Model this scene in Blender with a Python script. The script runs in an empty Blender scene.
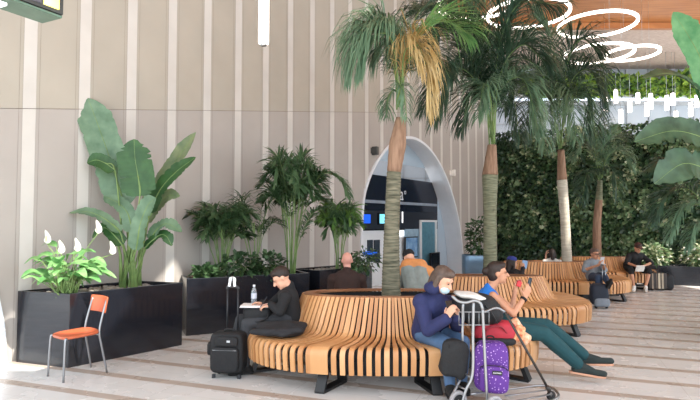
import bpy, bmesh, math, random
from mathutils import Vector, Matrix
V = Vector
sc = bpy.context.scene
COL = sc.collection
RND = random.Random(11)
PI = math.pi
# ------------------------------------------------------------------ camera geometry
FPX, HOR, EYE = 540.0, 222.0, 1.66
PITCH = math.atan((HOR - 200) / FPX)
CP, SP = math.cos(PITCH), math.sin(PITCH)

def ray(px, py):
    u = (px - 350) / FPX; v = (200 - py) / FPX
    return V((u, CP - v * SP, SP + v * CP))

def at(px, py, Y):
    r = ray(px, py)
    return V((r.x / r.y * Y, Y, EYE + r.z / r.y * Y))

def fl(px, py, z=0.0):
    r = ray(px, py); t = (z - EYE) / r.z
    return V((r.x * t, r.y * t, z))

cd = bpy.data.cameras.new('camera'); cam = bpy.data.objects.new('camera', cd); COL.objects.link(cam)
cam.location = (0, 0, EYE); cam.rotation_euler = (PI / 2 + PITCH, 0, 0)
cd.sensor_width = 36; cd.lens = 36 * FPX / 700; cd.clip_end = 200
sc.camera = cam
sc.view_settings.view_transform = 'Standard'; sc.view_settings.look = 'None'
sc.view_settings.gamma = 1; sc.view_settings.use_curve_mapping = False
sc.view_settings.exposure = 0.15

# ------------------------------------------------------------------ materials
MATS = {}
def srgb(c):
    if isinstance(c, str):
        c = [int(c[i:i + 2], 16) / 255 for i in (0, 2, 4)]
    return tuple(x / 12.92 if x <= 0.04045 else ((x + 0.055) / 1.055) ** 2.4 for x in c)

def mat(name, col, rough=0.6, metal=0.0, var=0.12, scale=8.0, emit=0.0, trans=0.0, col2=None, stretch=None,
        bump=0.0, alpha=1.0, spec=0.5, glass=0.0, coat=0.0):
    if name in MATS: return MATS[name]
    m = bpy.data.materials.new(name); m.use_nodes = True
    nt = m.node_tree; N = nt.nodes; L = nt.links
    b = N['Principled BSDF']; out = N['Material Output']
    c = srgb(col)
    b.inputs['Roughness'].default_value = rough; b.inputs['Metallic'].default_value = metal
    b.inputs['Specular IOR Level'].default_value = spec
    b.inputs['Coat Weight'].default_value = coat
    if glass: b.inputs['Transmission Weight'].default_value = glass
    tc = N.new('ShaderNodeTexCoord'); mp = N.new('ShaderNodeMapping')
    if stretch: mp.inputs['Scale'].default_value = stretch
    nz = N.new('ShaderNodeTexNoise'); nz.inputs['Scale'].default_value = scale; nz.inputs['Detail'].default_value = 4
    L.new(tc.outputs['Object'], mp.inputs['Vector']); L.new(mp.outputs[0], nz.inputs['Vector'])
    rp = N.new('ShaderNodeValToRGB')
    c2 = srgb(col2) if col2 else None
    a = tuple(x * (1 - var) for x in c); d = c2 if c2 else tuple(min(1, x * (1 + var)) for x in c)
    rp.color_ramp.elements[0].position = 0.3; rp.color_ramp.elements[1].position = 0.7
    rp.color_ramp.elements[0].color = (*(c if c2 else a), 1); rp.color_ramp.elements[1].color = (*d, 1)
    L.new(nz.outputs['Fac'], rp.inputs[0]); L.new(rp.outputs[0], b.inputs['Base Color'])
    if emit:
        b.inputs['Emission Color'].default_value = (*c, 1); b.inputs['Emission Strength'].default_value = emit
    if bump:
        bp = N.new('ShaderNodeBump'); bp.inputs['Strength'].default_value = bump; bp.inputs['Distance'].default_value = 0.02
        L.new(nz.outputs['Fac'], bp.inputs['Height']); L.new(bp.outputs[0], b.inputs['Normal'])
    if trans:
        t = N.new('ShaderNodeBsdfTranslucent'); mx = N.new('ShaderNodeMixShader'); mx.inputs[0].default_value = trans
        L.new(rp.outputs[0], t.inputs['Color']); L.new(b.outputs[0], mx.inputs[1]); L.new(t.outputs[0], mx.inputs[2])
        L.new(mx.outputs[0], out.inputs['Surface'])
    MATS[name] = m
    return m

# ------------------------------------------------------------------ mesh builder
def basis(d, up=V((0, 0, 1))):
    d = d.normalized()
    s = d.cross(up)
    if s.length < 1e-4: s = d.cross(V((0, 1, 0)))
    s.normalize()
    return d, s, s.cross(d).normalized()

def catmull(pts, n=6):
    pts = [V(p) for p in pts]
    if len(pts) < 3: 
        return [pts[0].lerp(pts[-1], i / n) for i in range(n + 1)]
    P = [2 * pts[0] - pts[1]] + pts + [2 * pts[-1] - pts[-2]]
    out = []
    for i in range(1, len(P) - 2):
        for k in range(n):
            t = k / n; a, b, c, d = P[i - 1], P[i], P[i + 1], P[i + 2]
            out.append(0.5 * ((2 * b) + (c - a) * t + (2 * a - 5 * b + 4 * c - d) * t * t + (3 * b - a - 3 * c + d) * t ** 3))
    out.append(pts[-1].copy())
    return out

class MB:
    def __init__(s): s.v = []; s.f = []; s.m = []; s.sm = []
    def add(s, vs, fs, m=0, smooth=True):
        o = len(s.v); s.v += [V(x) for x in vs]
        for f in fs: s.f.append([i + o for i in f]); s.m.append(m); s.sm.append(smooth)
    def box(s, c, size, rot=None, m=0):
        c = V(c); hx, hy, hz = [x / 2 for x in size]
        vs = [V((x, y, z)) for x in (-hx, hx) for y in (-hy, hy) for z in (-hz, hz)]
        if rot is not None: vs = [rot @ x for x in vs]
        s.add([c + x for x in vs], [(0, 1, 3, 2), (4, 6, 7, 5), (0, 4, 5, 1), (2, 3, 7, 6), (0, 2, 6, 4), (1, 5, 7, 3)], m, False)
    def prism(s, pts, z0, z1, m=0):
        n = len(pts)
        vs = [V((p[0], p[1], z0)) for p in pts] + [V((p[0], p[1], z1)) for p in pts]
        fs = [tuple(range(n - 1, -1, -1)), tuple(range(n, 2 * n))] + [(i, (i + 1) % n, n + (i + 1) % n, n + i) for i in range(n)]
        s.add(vs, fs, m, False)
    def loft(s, rings, m=0, cap=True, smooth=True, closed=True):
        n = len(rings[0]); vs = [p for r in rings for p in r]; fs = []
        for i in range(len(rings) - 1):
            for j in range(n if closed else n - 1):
                k = (j + 1) % n
                fs.append((i * n + j, i * n + k, (i + 1) * n + k, (i + 1) * n + j))
        if cap and closed:
            fs.append(tuple(range(n - 1, -1, -1))); b = (len(rings) - 1) * n; fs.append(tuple(range(b, b + n)))
        s.add(vs, fs, m, smooth)
    def tube(s, pts, r, n=8, m=0, smooth=True, cap=True, flat=1.0):
        pts = [V(p) for p in pts]; k = len(pts)
        rs = r if isinstance(r, (list, tuple)) else [r] * k
        if len(rs) != k: rs = [rs[0] + (rs[-1] - rs[0]) * i / (k - 1) for i in range(k)]
        rings = []; side = None
        for i in range(k):
            t = (pts[min(i + 1, k - 1)] - pts[max(i - 1, 0)])
            if t.length < 1e-9: t = V((0, 0, 1))
            t.normalize()
            if side is None: _, side, _ = basis(t)
            side = side - t * side.dot(t)
            if side.length < 1e-6: _, side, _ = basis(t)
            side.normalize(); b = side.cross(t)
            rings.append([pts[i] + (side * math.cos(2 * PI * j / n) + b * flat * math.sin(2 * PI * j / n)) * rs[i] for j in range(n)])
        s.loft(rings, m, cap, smooth)
    def lathe(s, prof, c=(0, 0, 0), n=20, m=0, smooth=True, cap=True):
        c = V(c)
        s.loft([[c + V((r * math.cos(2 * PI * j / n), r * math.sin(2 * PI * j / n), z)) for j in range(n)] for r, z in prof], m, cap, smooth)
    def ell(s, c, rad, rot=None, m=0, n=14, k=9):
        c = V(c); rings = []
        for i in range(1, k):
            a = PI * i / k - PI / 2
            ring = []
            for j in range(n):
                b = 2 * PI * j / n
                p = V((rad[0] * math.cos(a) * math.cos(b), rad[1] * math.cos(a) * math.sin(b), rad[2] * math.sin(a)))
                ring.append(c + (rot @ p if rot is not None else p))
            rings.append(ring)
        lo = V((0, 0, -rad[2])); hi = V((0, 0, rad[2]))
        if rot is not None: lo = rot @ lo; hi = rot @ hi
        vs = [p for r in rings for p in r] + [c + lo, c + hi]; fs = []
        for i in range(len(rings) - 1):
            for j in range(n):
                q = (j + 1) % n
                fs.append((i * n + j, i * n + q, (i + 1) * n + q, (i + 1) * n + j))
        a = len(rings) * n
        for j in range(n):
            q = (j + 1) % n
            fs.append((a, q, j)); fs.append((a + 1, (len(rings) - 1) * n + j, (len(rings) - 1) * n + q))
        s.add(vs, fs, m, True)
    def cap(s, a, b, ra, rb, m=0, n=12):
        """tapered capsule"""
        a = V(a); b = V(b); d, sd, up = basis(b - a) if (b - a).length > 1e-6 else basis(V((0, 0, 1)))
        st = []
        for t in (-0.98, -0.8, -0.5, -0.2): st.append((a + d * ra * t, ra * math.sqrt(1 - t * t)))
        st.append((a, ra)); st.append((b, rb))
        for t in (0.2, 0.5, 0.8, 0.98): st.append((b + d * rb * t, rb * math.sqrt(1 - t * t)))
        s.loft([[p + (sd * math.cos(2 * PI * j / n) + up * math.sin(2 * PI * j / n)) * r for j in range(n)] for p, r in st], m)
    def mesh(s, name, mats, origin=None):
        me = bpy.data.meshes.new(name)
        vs = s.v if origin is None else [p - origin for p in s.v]
        me.from_pydata([tuple(p) for p in vs], [], s.f)
        for x in (mats if isinstance(mats, (list, tuple)) else [mats]): me.materials.append(x)
        me.polygons.foreach_set('material_index', s.m); me.polygons.foreach_set('use_smooth', s.sm)
        bm = bmesh.new(); bm.from_mesh(me); bmesh.ops.recalc_face_normals(bm, faces=bm.faces); bm.to_mesh(me); bm.free()
        me.update()
        return me
    def build(s, name, mats, parent=None, bevel=0.0, origin=None, seg=2, recalc=True):
        """verts in world coordinates; the object is placed at origin (or at its thing's origin)"""
        if origin is None: origin = world(parent) if parent is not None else V((0, 0, 0))
        o = bpy.data.objects.new(name, s.mesh(name, mats, V(origin))); COL.objects.link(o)
        if parent is not None: o.parent = parent
        else: o.location = origin
        if bevel:
            b = o.modifiers.new('bevel', 'BEVEL'); b.width = bevel; b.segments = seg; b.limit_method = 'ANGLE'; b.angle_limit = 0.6
        return o

def world(o):
    p = V((0, 0, 0))
    while o is not None: p = p + V(o.location); o = o.parent
    return p

def tag(o, label=None, cat=None, group=None, kind=None):
    if label: o['label'] = label
    if cat: o['category'] = cat
    if group: o['group'] = group
    if kind: o['kind'] = kind
    return o

def thing(name, loc, label, cat, group=None):
    o = bpy.data.objects.new(name, None); COL.objects.link(o); o.location = V(loc); o.empty_display_size = 0.1
    return tag(o, label, cat, group)

def fuse(name, mb, mats, parent, voxel=0.01, smooth=3):
    """union of closed shapes into one continuous smooth surface"""
    me = mb.mesh('tmp', mats)
    t = bpy.data.objects.new('tmp', me); COL.objects.link(t)
    r = t.modifiers.new('r', 'REMESH'); r.mode = 'VOXEL'; r.voxel_size = voxel; r.use_smooth_shade = True
    bpy.context.view_layer.update()
    dg = bpy.context.evaluated_depsgraph_get()
    nm = bpy.data.meshes.new_from_object(t.evaluated_get(dg))
    bpy.data.objects.remove(t); bpy.data.meshes.remove(me)
    bm = bmesh.new(); bm.from_mesh(nm)
    for _ in range(smooth): bmesh.ops.smooth_vert(bm, verts=bm.verts, factor=0.5, use_axis_x=True, use_axis_y=True, use_axis_z=True)
    org = world(parent)
    bmesh.ops.translate(bm, verts=bm.verts, vec=-org)
    for f in bm.faces: f.smooth = True
    bm.to_mesh(nm); bm.free()
    nm.name = name
    nm.materials.clear()
    for x in (mats if isinstance(mats, (list, tuple)) else [mats]): nm.materials.append(x)
    o = bpy.data.objects.new(name, nm); COL.objects.link(o); o.parent = parent
    return o

def text_mb(txt, loc, rot, size, depth=0.004):
    cu = bpy.data.curves.new('t', 'FONT'); cu.body = txt; cu.size = size; cu.extrude = depth; cu.align_x = 'CENTER'; cu.align_y = 'CENTER'
    t = bpy.data.objects.new('t', cu); COL.objects.link(t); bpy.context.view_layer.update()
    me = bpy.data.meshes.new_from_object(t.evaluated_get(bpy.context.evaluated_depsgraph_get()))
    mb = MB(); mb.add([V(loc) + rot @ v.co for v in me.vertices], [tuple(p.vertices) for p in me.polygons], 0, False)
    bpy.data.objects.remove(t); bpy.data.curves.remove(cu); bpy.data.meshes.remove(me)
    return mb
# ================================================================== SETTING
def wood_mat(name, c1, c2, scale=3.0, rough=0.35, stretch=(1, 1, 1)):
    return mat(name, c1, rough, 0, 0, scale, col2=c2, stretch=stretch)

# ---- floor: pale tiles with tan bands
fm = bpy.data.materials.new('floor_tiles'); fm.use_nodes = True
nt = fm.node_tree; N = nt.nodes; L = nt.links; B = N['Principled BSDF']
tc = N.new('ShaderNodeTexCoord')
def math_node(op, a, b=None, c=None):
    n = N.new('ShaderNodeMath'); n.operation = op
    for i, x in enumerate((a, b, c)):
        if x is None: continue
        if isinstance(x, (int, float)): n.inputs[i].default_value = x
        else: L.new(x, n.inputs[i])
    return n.outputs[0]
def vdot(vec):
    n = N.new('ShaderNodeVectorMath'); n.operation = 'DOT_PRODUCT'; n.inputs[1].default_value = vec
    L.new(tc.outputs['Object'], n.inputs[0]); return n.outputs['Value']
dn = vdot((0.35, 0.937, 0)); dl = vdot((-0.937, 0.35, 0))
fr = math_node('FRACT', math_node('ADD', math_node('MULTIPLY', math_node('SUBTRACT', dn, 4.08), 1 / 0.585), 0.1))
band = math_node('LESS_THAN', math_node('ABSOLUTE', math_node('SUBTRACT', fr, 0.1)), 0.105)
jo = math_node('LESS_THAN', math_node('FRACT', math_node('MULTIPLY', dl, 0.83)), 0.006)
jo2 = math_node('LESS_THAN', math_node('ABSOLUTE', math_node('SUBTRACT', fr, 0.6)), 0.004)
nz = N.new('ShaderNodeTexNoise'); nz.inputs['Scale'].default_value = 2.2; nz.inputs['Detail'].default_value = 8
L.new(tc.outputs['Object'], nz.inputs['Vector'])
def mix(f, a, b):
    n = N.new('ShaderNodeMixRGB')
    for i, x in enumerate((f, a, b)):
        if isinstance(x, (int, float)): n.inputs[i].default_value = x
        elif isinstance(x, tuple): n.inputs[i].default_value = (*x, 1)
        else: L.new(x, n.inputs[i])
    return n.outputs[0]
base = mix(nz.outputs['Fac'], srgb('cfcecb'), srgb('e0dfdd'))
bandc = mix(nz.outputs['Fac'], srgb('aa9c90'), srgb('bcaea2'))
c = mix(band, base, bandc)
c = mix(math_node('MULTIPLY', math_node('MAXIMUM', jo, jo2), 0.35), c, srgb('948a80'))
L.new(c, B.inputs['Base Color'])
rn = N.new('ShaderNodeMapRange'); rn.inputs[3].default_value = 0.2; rn.inputs[4].default_value = 0.34
L.new(nz.outputs['Fac'], rn.inputs[0]); L.new(rn.outputs[0], B.inputs['Roughness'])
B.inputs['Specular IOR Level'].default_value = 0.4
mb = MB(); mb.box((6, 9, -0.05), (40, 38, 0.1)); tag(mb.build('floor', fm), kind='structure')

# ---- the panelled wall: pale battens at an even spacing, found by t along the wall
W0 = V((-3.95, 6.6, 0)); KU = V((0.0, 0.0862 * 6.6, 0))
_x9 = (332 - 350) / FPX * 6.6 * (1 + 0.0862 * 9)
KU.x = (_x9 - W0.x) / 9
SP_ = KU.length; WU = KU.normalized(); WN = V((WU.y, -WU.x, 0))      # WN faces the hall
def wpt(t, z, w=0.0): return W0 + WU * t + V((0, 0, z)) - WN * w     # w: depth behind the face
def wall_hit(px, py, w=0.0):
    r = ray(px, py); o = V((0, 0, EYE)); p0 = W0 - WN * w
    k = (p0 - o).dot(WN) / r.dot(WN); p = o + r * k
    return (p - W0).dot(WU), p.z
TEND = SP_ * 23.9
arch_px = [(361, 300), (361, 240), (362.5, 205), (366, 186), (374, 166), (384, 151), (394, 142), (405, 137.5), (417, 139.5), (430, 150), (442, 169), (452, 195), (459, 225), (462.5, 255), (463, 275)]
ap = [wall_hit(*p) for p in arch_px]
ap[0] = (ap[1][0] - 0.01, 0.0); ap[-1] = (ap[-2][0] + 0.06, 0.0)
apc = [(p.x, max(0, p.y)) for p in catmull([V((a, b, 0)) for a, b in ap], 5)]
ARCHES = [apc]
shift = apc[-1][0] - (-0.22)
ARCHES.append([(a - shift, b) for a, b in apc])
def arch_z(t):
    z = 0.0
    for a in ARCHES:
        if a[0][0] < t < a[-1][0]:
            for (t0, z0), (t1, z1) in zip(a, a[1:]):
                if t0 <= t <= t1: z = max(z, z0 + (z1 - z0) * (t - t0) / max(1e-6, t1 - t0))
    return z
ZT = 9.2
def seam(t): return 3.05 + 0.1425 * t
t0s, zs0 = wall_hit(20, 108.5); t1s, zs1 = wall_hit(345, 112)
def seam(t): return zs0 + (zs1 - zs0) * (t - t0s) / (t1s - t0s)
wallm = mat('wall_panel', 'b0a9a2', 0.75, 0, 0.05, 1.3); wallu = mat('wall_panel_upper', 'b1aa9d', 0.75, 0, 0.05, 1.3)
batm = mat('wall_batten', 'cecac3', 0.7, 0, 0.05, 2.0)
gapm = mat('joint_dark', '857b71', 0.8)
mb = MB()
def wall_strip(ta, tb, w, m, n):
    """front face of one panel, clipped by the arches, cut at the seam"""
    for i in range(n):
        a = ta + (tb - ta) * i / n; b = ta + (tb - ta) * (i + 1) / n
        za, zb = arch_z(a), arch_z(b)
        sa, sb = seam(a), seam(b); g = 0.0035
        for (l0, l1, h0, h1) in ((za, zb, sa - g, sb - g), (max(za, sa + g), max(zb, sb + g), ZT, ZT)):
            if h0 <= l0 + 1e-3 and h1 <= l1 + 1e-3: continue
            mb.add([wpt(a, l0, w), wpt(b, l1, w), wpt(b, max(h1, l1), w), wpt(a, max(h0, l0), w)], [(0, 1, 2, 3)], 3 if (m == 0 and h0 > ZT - 1) else m, False)
k0 = -11
for k in range(k0, 24):
    c0 = k * SP_; hw = 0.077
    nxt = (k + 1) * SP_
    nn = 12
    wall_strip(c0 - hw, c0 + hw, 0.0, 1, 4)
    wall_strip(c0 + hw, c0 + hw + 0.04, 0.004, 0, 2)
    wall_strip(c0 + hw + 0.043, nxt - hw - 0.043, 0.004, 0, nn)
    wall_strip(nxt - hw - 0.04, nxt - hw, 0.004, 0, 2)
    n = 8
# dark backing behind the joints
for i in range(int((24 - k0) * SP_ / 0.08)):
    a = k0 * SP_ + i * 0.08; b = a + 0.08
    za, zb = arch_z(a), arch_z(b)
    mb.add([wpt(a, za, 0.02), wpt(b, zb, 0.02), wpt(b, ZT, 0.02), wpt(a, ZT, 0.02)], [(0, 1, 2, 3)], 2, False)
tag(mb.build('wall_left', [wallm, batm, gapm, wallu]), kind='structure')

# ---- arch linings (white reveals)
whitem = mat('white_reveal', 'e3e6ea', 0.45, 0, 0.03, 3)
for i, a in enumerate(ARCHES):
    mb = MB(); r0, r1, r2, r3 = [], [], [], []
    n = len(a)
    for j, (t, z) in enumerate(a):
        p = V((t, z, 0)); q0 = V((*a[max(j - 1, 0)], 0)); q1 = V((*a[min(j + 1, n - 1)], 0))
        d = (q1 - q0).normalized(); nn_ = V((-d.y, d.x, 0))           # outward
        o = p + nn_ * 0.03; o.y = max(0, o.y); q = p - nn_ * 0.04; q.y = max(0, q.y)
        qq = p + nn_ * (0.012 * z); qq.y = max(0, qq.y)
        r0.append([wpt(o.x, o.y, 0.0), wpt(o.x, o.y, -0.03), wpt(q.x, q.y, -0.03), wpt(q.x, q.y, 0.12), wpt(qq.x, qq.y, 0.58), wpt(o.x, o.y, 0.58)])
    mb.loft(r0, 0, False, False)
    tag(mb.build('trim_%d' % (i + 1), whitem), kind='structure')

# ---- green wall backing, upper glazing, ceiling
GC = wpt(TEND, 0); GD = V((6.1, -5.9, 0)).normalized(); GN = V((-GD.y * -1, GD.x * -1, 0))
GN = V((GD.y, -GD.x, 0));
if GN.y > 0: GN = -GN
def gpt(s, z, w=0.0): return GC + GD * s + V((0, 0, z)) + GN * w
GL = 10.5
def gtop(s): return 5.0 - 0.06 * s
backm = mat('green_wall_backing', '1c2a18', 0.9, 0, 0.3, 5)
mb = MB()
mb.add([gpt(-0.3, 0), gpt(GL, 0), gpt(GL, gtop(GL) - 0.3), gpt(-0.3, gtop(0) - 0.3), gpt(-0.3, 0, -0.3), gpt(GL, 0, -0.3), gpt(GL, gtop(GL) - 0.3, -0.3), gpt(-0.3, gtop(0) - 0.3, -0.3)],
       [(0, 1, 2, 3), (5, 4, 7, 6), (3, 2, 6, 7), (0, 4, 5, 1), (0, 3, 7, 4), (1, 5, 6, 2)], 0, False)
tag(mb.build('wall_right', backm), kind='structure')
glm = mat('pale_glazing', 'b9c2cb', 0.15, 0, 0.06, 0.6)
mull = mat('pale_metal', 'aab0b6', 0.4, 0.3)
mb = MB()
YB = 24.0
mb.box((13, YB, 4.6), (24, 0.12, 9.2), m=0)
for x in range(2, 25, 1): mb.box((x + 0.35, YB - 0.09, 4.6), (0.06, 0.06, 9.2), m=1)
for z in (2.4, 3.6, 4.8, 6.0): mb.box((13, YB - 0.09, z), (24, 0.06, 0.05), m=1)
tag(mb.build('wall_back', [glm, mull]), kind='structure')
mb = MB(); mb.box((13, YB - 0.5, 7.0), (24, 0.9, 0.28)); tag(mb.build('trim_3', mat('ledge', 'cfd3d6', 0.5)), kind='structure')
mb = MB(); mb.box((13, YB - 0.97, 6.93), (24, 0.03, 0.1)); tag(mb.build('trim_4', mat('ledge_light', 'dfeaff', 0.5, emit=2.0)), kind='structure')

woodc = mat('ceiling_wood_lit', 'a8693c', 0.45, 0, 0, 2.0, col2='c98a55', stretch=(0.4, 6, 1))  # timber colour pushed to orange where light falls on the near field
woodd = mat('ceiling_mesh', 'bfa79b', 0.6, 0, 0, 9, col2='dccabf', stretch=(1, 3, 1))
ZC = 8.5
SUN_D = V((-0.50, 0.36, -0.79)).normalized()
def hole_at(target, half):  # unseen ceiling opening, added so a sun patch lands on the target
    t = (ZC - target.z) / SUN_D.z
    p = target + SUN_D * t
    return (p.x, p.y, half[0], half[1])
HOLES = [hole_at(V((-3.2, 6.2, 0.95)), (0.65, 0.5)),
         hole_at(V((4.7, 11.8, 1.6)), (0.35, 0.5)),
         hole_at(V((11, 17, 1.5)), (2.2, 1.2)),
         hole_at(V((8.8, 14.9, 0.3)), (1.4, 0.5)),
         hole_at(V((-0.1, 6.4, 4.3)), (0.5, 0.5))]
mb = MB(); cs = 0.25
x = -8.0
rows = {}
def in_hole(x, y): return any(abs(x - h[0]) < h[2] and abs(y - h[1]) < h[3] for h in HOLES)
y = 0.5  # ceiling left open behind this, out of view, to brighten the floor
while y < 26:
    x = -9.0; run = None
    while x < 26 + cs:
        solid = (x < 14 or y > 15) and x < 26 and not in_hole(x + cs / 2, y + cs / 2)
        if solid and run is None: run = x
        if not solid and run is not None:
            m = 0 if y < 18.3 else 1
            mb.add([(run, y, ZC), (x, y, ZC), (x, y + cs, ZC), (run, y + cs, ZC)], [(0, 1, 2, 3)], m, False)
            run = None
        x += cs
    y += cs
# a lower dark timber beam line between the two ceiling fields
mb.box((12, 18.3, ZC - 0.12), (28, 0.18, 0.2), m=0)
tag(mb.build('ceiling', [woodc, woodd]), kind='structure')

# ================================================================== LIGHT
w = bpy.data.worlds.new('world'); sc.world = w; w.use_nodes = True
bg = w.node_tree.nodes['Background']; bg.inputs[0].default_value = (0.85, 0.925, 1.0, 1); bg.inputs[1].default_value = 2.7
sd = bpy.data.lights.new('sun', 'SUN'); sd.energy = 8.0; sd.angle = 0.012; sd.color = (1, 0.95, 0.86)
so = bpy.data.objects.new('sun', sd); COL.objects.link(so); so.rotation_euler = SUN_D.to_track_quat('-Z', 'Y').to_euler()

# ================================================================== SHOP FRONT IN THE ARCH
fw = 0.55
def fp(px, py, w=fw):
    t, z = wall_hit(px, py, w); return t, z
navy = mat('dark_glazing', '1d2433', 0.15, 0, 0.1, 2)
blk = mat('black_panel', '15171c', 0.4)
fasc = mat('pale_blue_panel', 'b9cad8', 0.4, 0, 0.04, 2)
wht = mat('white_panel', 'dfe3e6', 0.5, 0, 0.03, 3)
scr_b = mat('blue_screen', '1a55d8', 0.3, 0, 0.2, 3, emit=1.0)
scr_c = mat('cyan_screen', '7fd8ee', 0.3, 0, 0.2, 3, emit=1.0)
post = mat('blue_poster', '4a7fb8', 0.5, 0, 0, 6, col2='9cc0dc')
lit = mat('lit_white', 'ffffff', 0.5, emit=1.6)
ta = ARCHES[0][0][0] - 0.3; tb = ARCHES[0][-1][0] + 0.3
fc = wpt((fp(361, 240)[0] + fp(440, 240)[0]) / 2, 0, fw)
shop = thing('shop_front', fc, 'dark glazed shop front with white doors set inside the tall pale arch', 'shop front')
def fpanel(name, x0, y0, x1, y1, m, w=fw, thick=0.04, parent=shop, extra=None):
    """slab on the shop front between two pixels"""
    mbx = MB(); a, za = fp(x0, y0, w); b, zb = fp(x1, y1, w)
    zl, zh = min(za, zb), max(za, zb)
    vs = [wpt(t, z, ww) for ww in (w, w + thick) for (t, z) in ((a, zl), (b, zl), (b, zh), (a, zh))]
    mbx.add(vs, [(0, 1, 2, 3), (7, 6, 5, 4), (0, 4, 5, 1), (2, 6, 7, 3), (1, 5, 6, 2), (0, 3, 7, 4)], 0, False)
    return mbx.build(name, m, parent)
fpanel('fascia', 355, 130, 446, 172, fasc)
fpanel('upper_window', 355, 172, 437.5, 229, navy)
fpanel('side_panel', 437.5, 172, 452, 300, fasc)
fpanel('transom', 355, 202, 437, 204, mat('pale_transom', '8d99a6', 0.4), fw - 0.03)
fpanel('lower_wall', 355, 229, 437.5, 300, wht, fw + 0.02)
fpanel('sign_band', 355, 210, 437, 228, mat('sign_band_dark', '232a36', 0.4), fw - 0.04)
for (a_, b_, c_, d_) in ((368, 240, 373, 262), (374.5, 240, 380, 262)):
    wn = fpanel('window', a_, b_, c_, d_, mat('window_dark', '39434d', 0.2), fw - 0.01)
dr = fpanel('glass_door', 422, 222, 436, 275, mat('door_teal', '5e8fa3', 0.2), fw - 0.05)
for (a_, b_, c_, d_) in ((420.5, 221, 422.2, 276), (435.6, 221, 437.2, 276), (420.5, 220, 437.2, 222)):
    fpanel('door_frame', a_, b_, c_, d_, wht, fw - 0.08)
fpanel('glass_panel', 405, 229, 420.5, 290, mat('panel_blue', '9db9cc', 0.25), fw - 0.01)
fpanel('interior_lamp', 397, 231, 404, 236, lit, fw - 0.02)
fpanel('blue_stripe', 355, 252.5, 377, 254, mat('bright_blue', '1c63d6', 0.4, emit=0.4), fw - 0.05)
def onshop(name, label, cat, x0, y0, x1, y1, m, w):
    mbx = MB(); a, za = fp(x0, y0, w); b, zb = fp(x1, y1, w)
    vs = [wpt(t, z, ww) for ww in (w, w + 0.05) for (t, z) in ((a, zb), (b, zb), (b, za), (a, za))]
    c_ = wpt((a + b) / 2, zb, w)
    t = thing(name, c_, label, cat)
    mbx.add(vs, [(0, 1, 2, 3), (7, 6, 5, 4), (0, 4, 5, 1), (2, 6, 7, 3), (1, 5, 6, 2), (0, 3, 7, 4)], 0, False)
    mbx.build('housing', blk, t)
    mg = 0.03
    ms = MB(); ms.add([wpt(tt, zz, w - 0.004) for tt, zz in ((a + mg, zb + mg), (b - mg, zb + mg), (b - mg, za - mg), (a + mg, za - mg))], [(0, 1, 2, 3)], 0, False)
    ms.build('screen_face', m, t)
    return t
onshop('display_screen', 'bright blue display screen left of the palm trunk on the dark sign band', 'screen', 357, 213, 371, 224.5, scr_b, fw - 0.1)
onshop('display_screen', 'cyan display screen half hidden behind the palm trunk on the sign band', 'screen', 379, 213, 388, 224.5, scr_c, fw - 0.1)
onshop('poster_board', 'blue poster board on the white wall below the number one', 'poster', 405.5, 237, 418, 257, post, fw - 0.105)
onshop('counter_screen', 'small dark screen in a white housing at the right side of the arch', 'screen', 431, 253, 440, 268, navy, fw - 0.2)
# white letters stand on the dark panels
rotw = Matrix((WU, V((0, 0, 1)), WN)).transposed()
def letters(txt, px, py, w, size):
    t, z = fp(px, py, w); return text_mb(txt, wpt(t, z, w), rotw, size)
letters('1', 402.5, 218, fw - 0.05, 0.46).build('sign_numeral', lit, shop)
letters('a', 401.5, 194.5, fw - 0.02, 0.52).build('sign_letter', wht, shop)
letters('o', 405.2, 192, fw - 0.02, 0.22).build('sign_letter', wht, shop)
# small fixtures on the wall
for (px, py, col, lb, cat, nm) in ((373, 151, '4a4a48', 'small dark wall fixture to the upper left of the arch', 'wall fixture', 'wall_fixture'),
                                   (451, 173, 'f2efe8', 'small white wall fixture beside the right shoulder of the arch', 'wall fixture', 'wall_fixture')):
    t, z = wall_hit(px, py)
    th = thing(nm, wpt(t, z, 0), lb, cat); mb = MB()
    mb.box(wpt(t, z, -0.06), (0.10, 0.16, 0.2), Matrix.Rotation(math.atan2(WU.y, WU.x) , 3, 'Z')); mb.build('casing', mat(nm + col, col, 0.5), th, 0.01)
    mb = MB(); mb.box(wpt(t, z, -0.005), (0.2, 0.02, 0.14), Matrix.Rotation(math.atan2(WU.y, WU.x), 3, 'Z')); mb.build('mounting_plate', mat(nm + col, col, 0.5), th)

# ================================================================== LAMPS
lampm = mat('lamp_glow', 'fff6ee', 0.5, emit=4.0)
lampw = mat('ring_glow', 'fff4ea', 0.5, emit=4.5)
steel = mat('steel', 'b9bcbf', 0.28, 0.9, 0.05)
def ring_lamp(px, py, hw, Rm, label, group='ring lamps under the timber ceiling'):
    Y = FPX * Rm / hw; c = at(px, py, Y)
    t = thing('ring_lamp', c, label, 'lamp', None)
    mb = MB(); n = 48; rings = []
    for i in range(n + 1):
        a = 2 * PI * i / n; d = V((math.cos(a), math.sin(a), 0))
        rings.append([c + d * (Rm + dx) + V((0, 0, dz)) for dx, dz in ((-.032, -.032), (.032, -.032), (.032, .032), (-.032, .032))])
    mb.loft(rings, 0, False, False); mb.build('light_ring', lampw, t)
    mb = MB(); rings = []
    for i in range(n + 1):
        a = 2 * PI * i / n; d = V((math.cos(a), math.sin(a), 0))
        rings.append([c + d * (Rm + dx) + V((0, 0, dz)) for dx, dz in ((-.036, .033), (.036, .033), (.036, .05), (-.036, .05))])
    mb.loft(rings, 0, False, False); mb.build('top_rail', steel, t)
    for k in range(3):
        a = 2 * PI * k / 3 + 0.4; p = c + V((math.cos(a), math.sin(a), 0)) * Rm
        mb = MB(); mb.tube([p + V((0, 0, .06)), V((p.x, p.y, ZC))], 0.0035, 5); mb.build('wire', steel, t)
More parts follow.
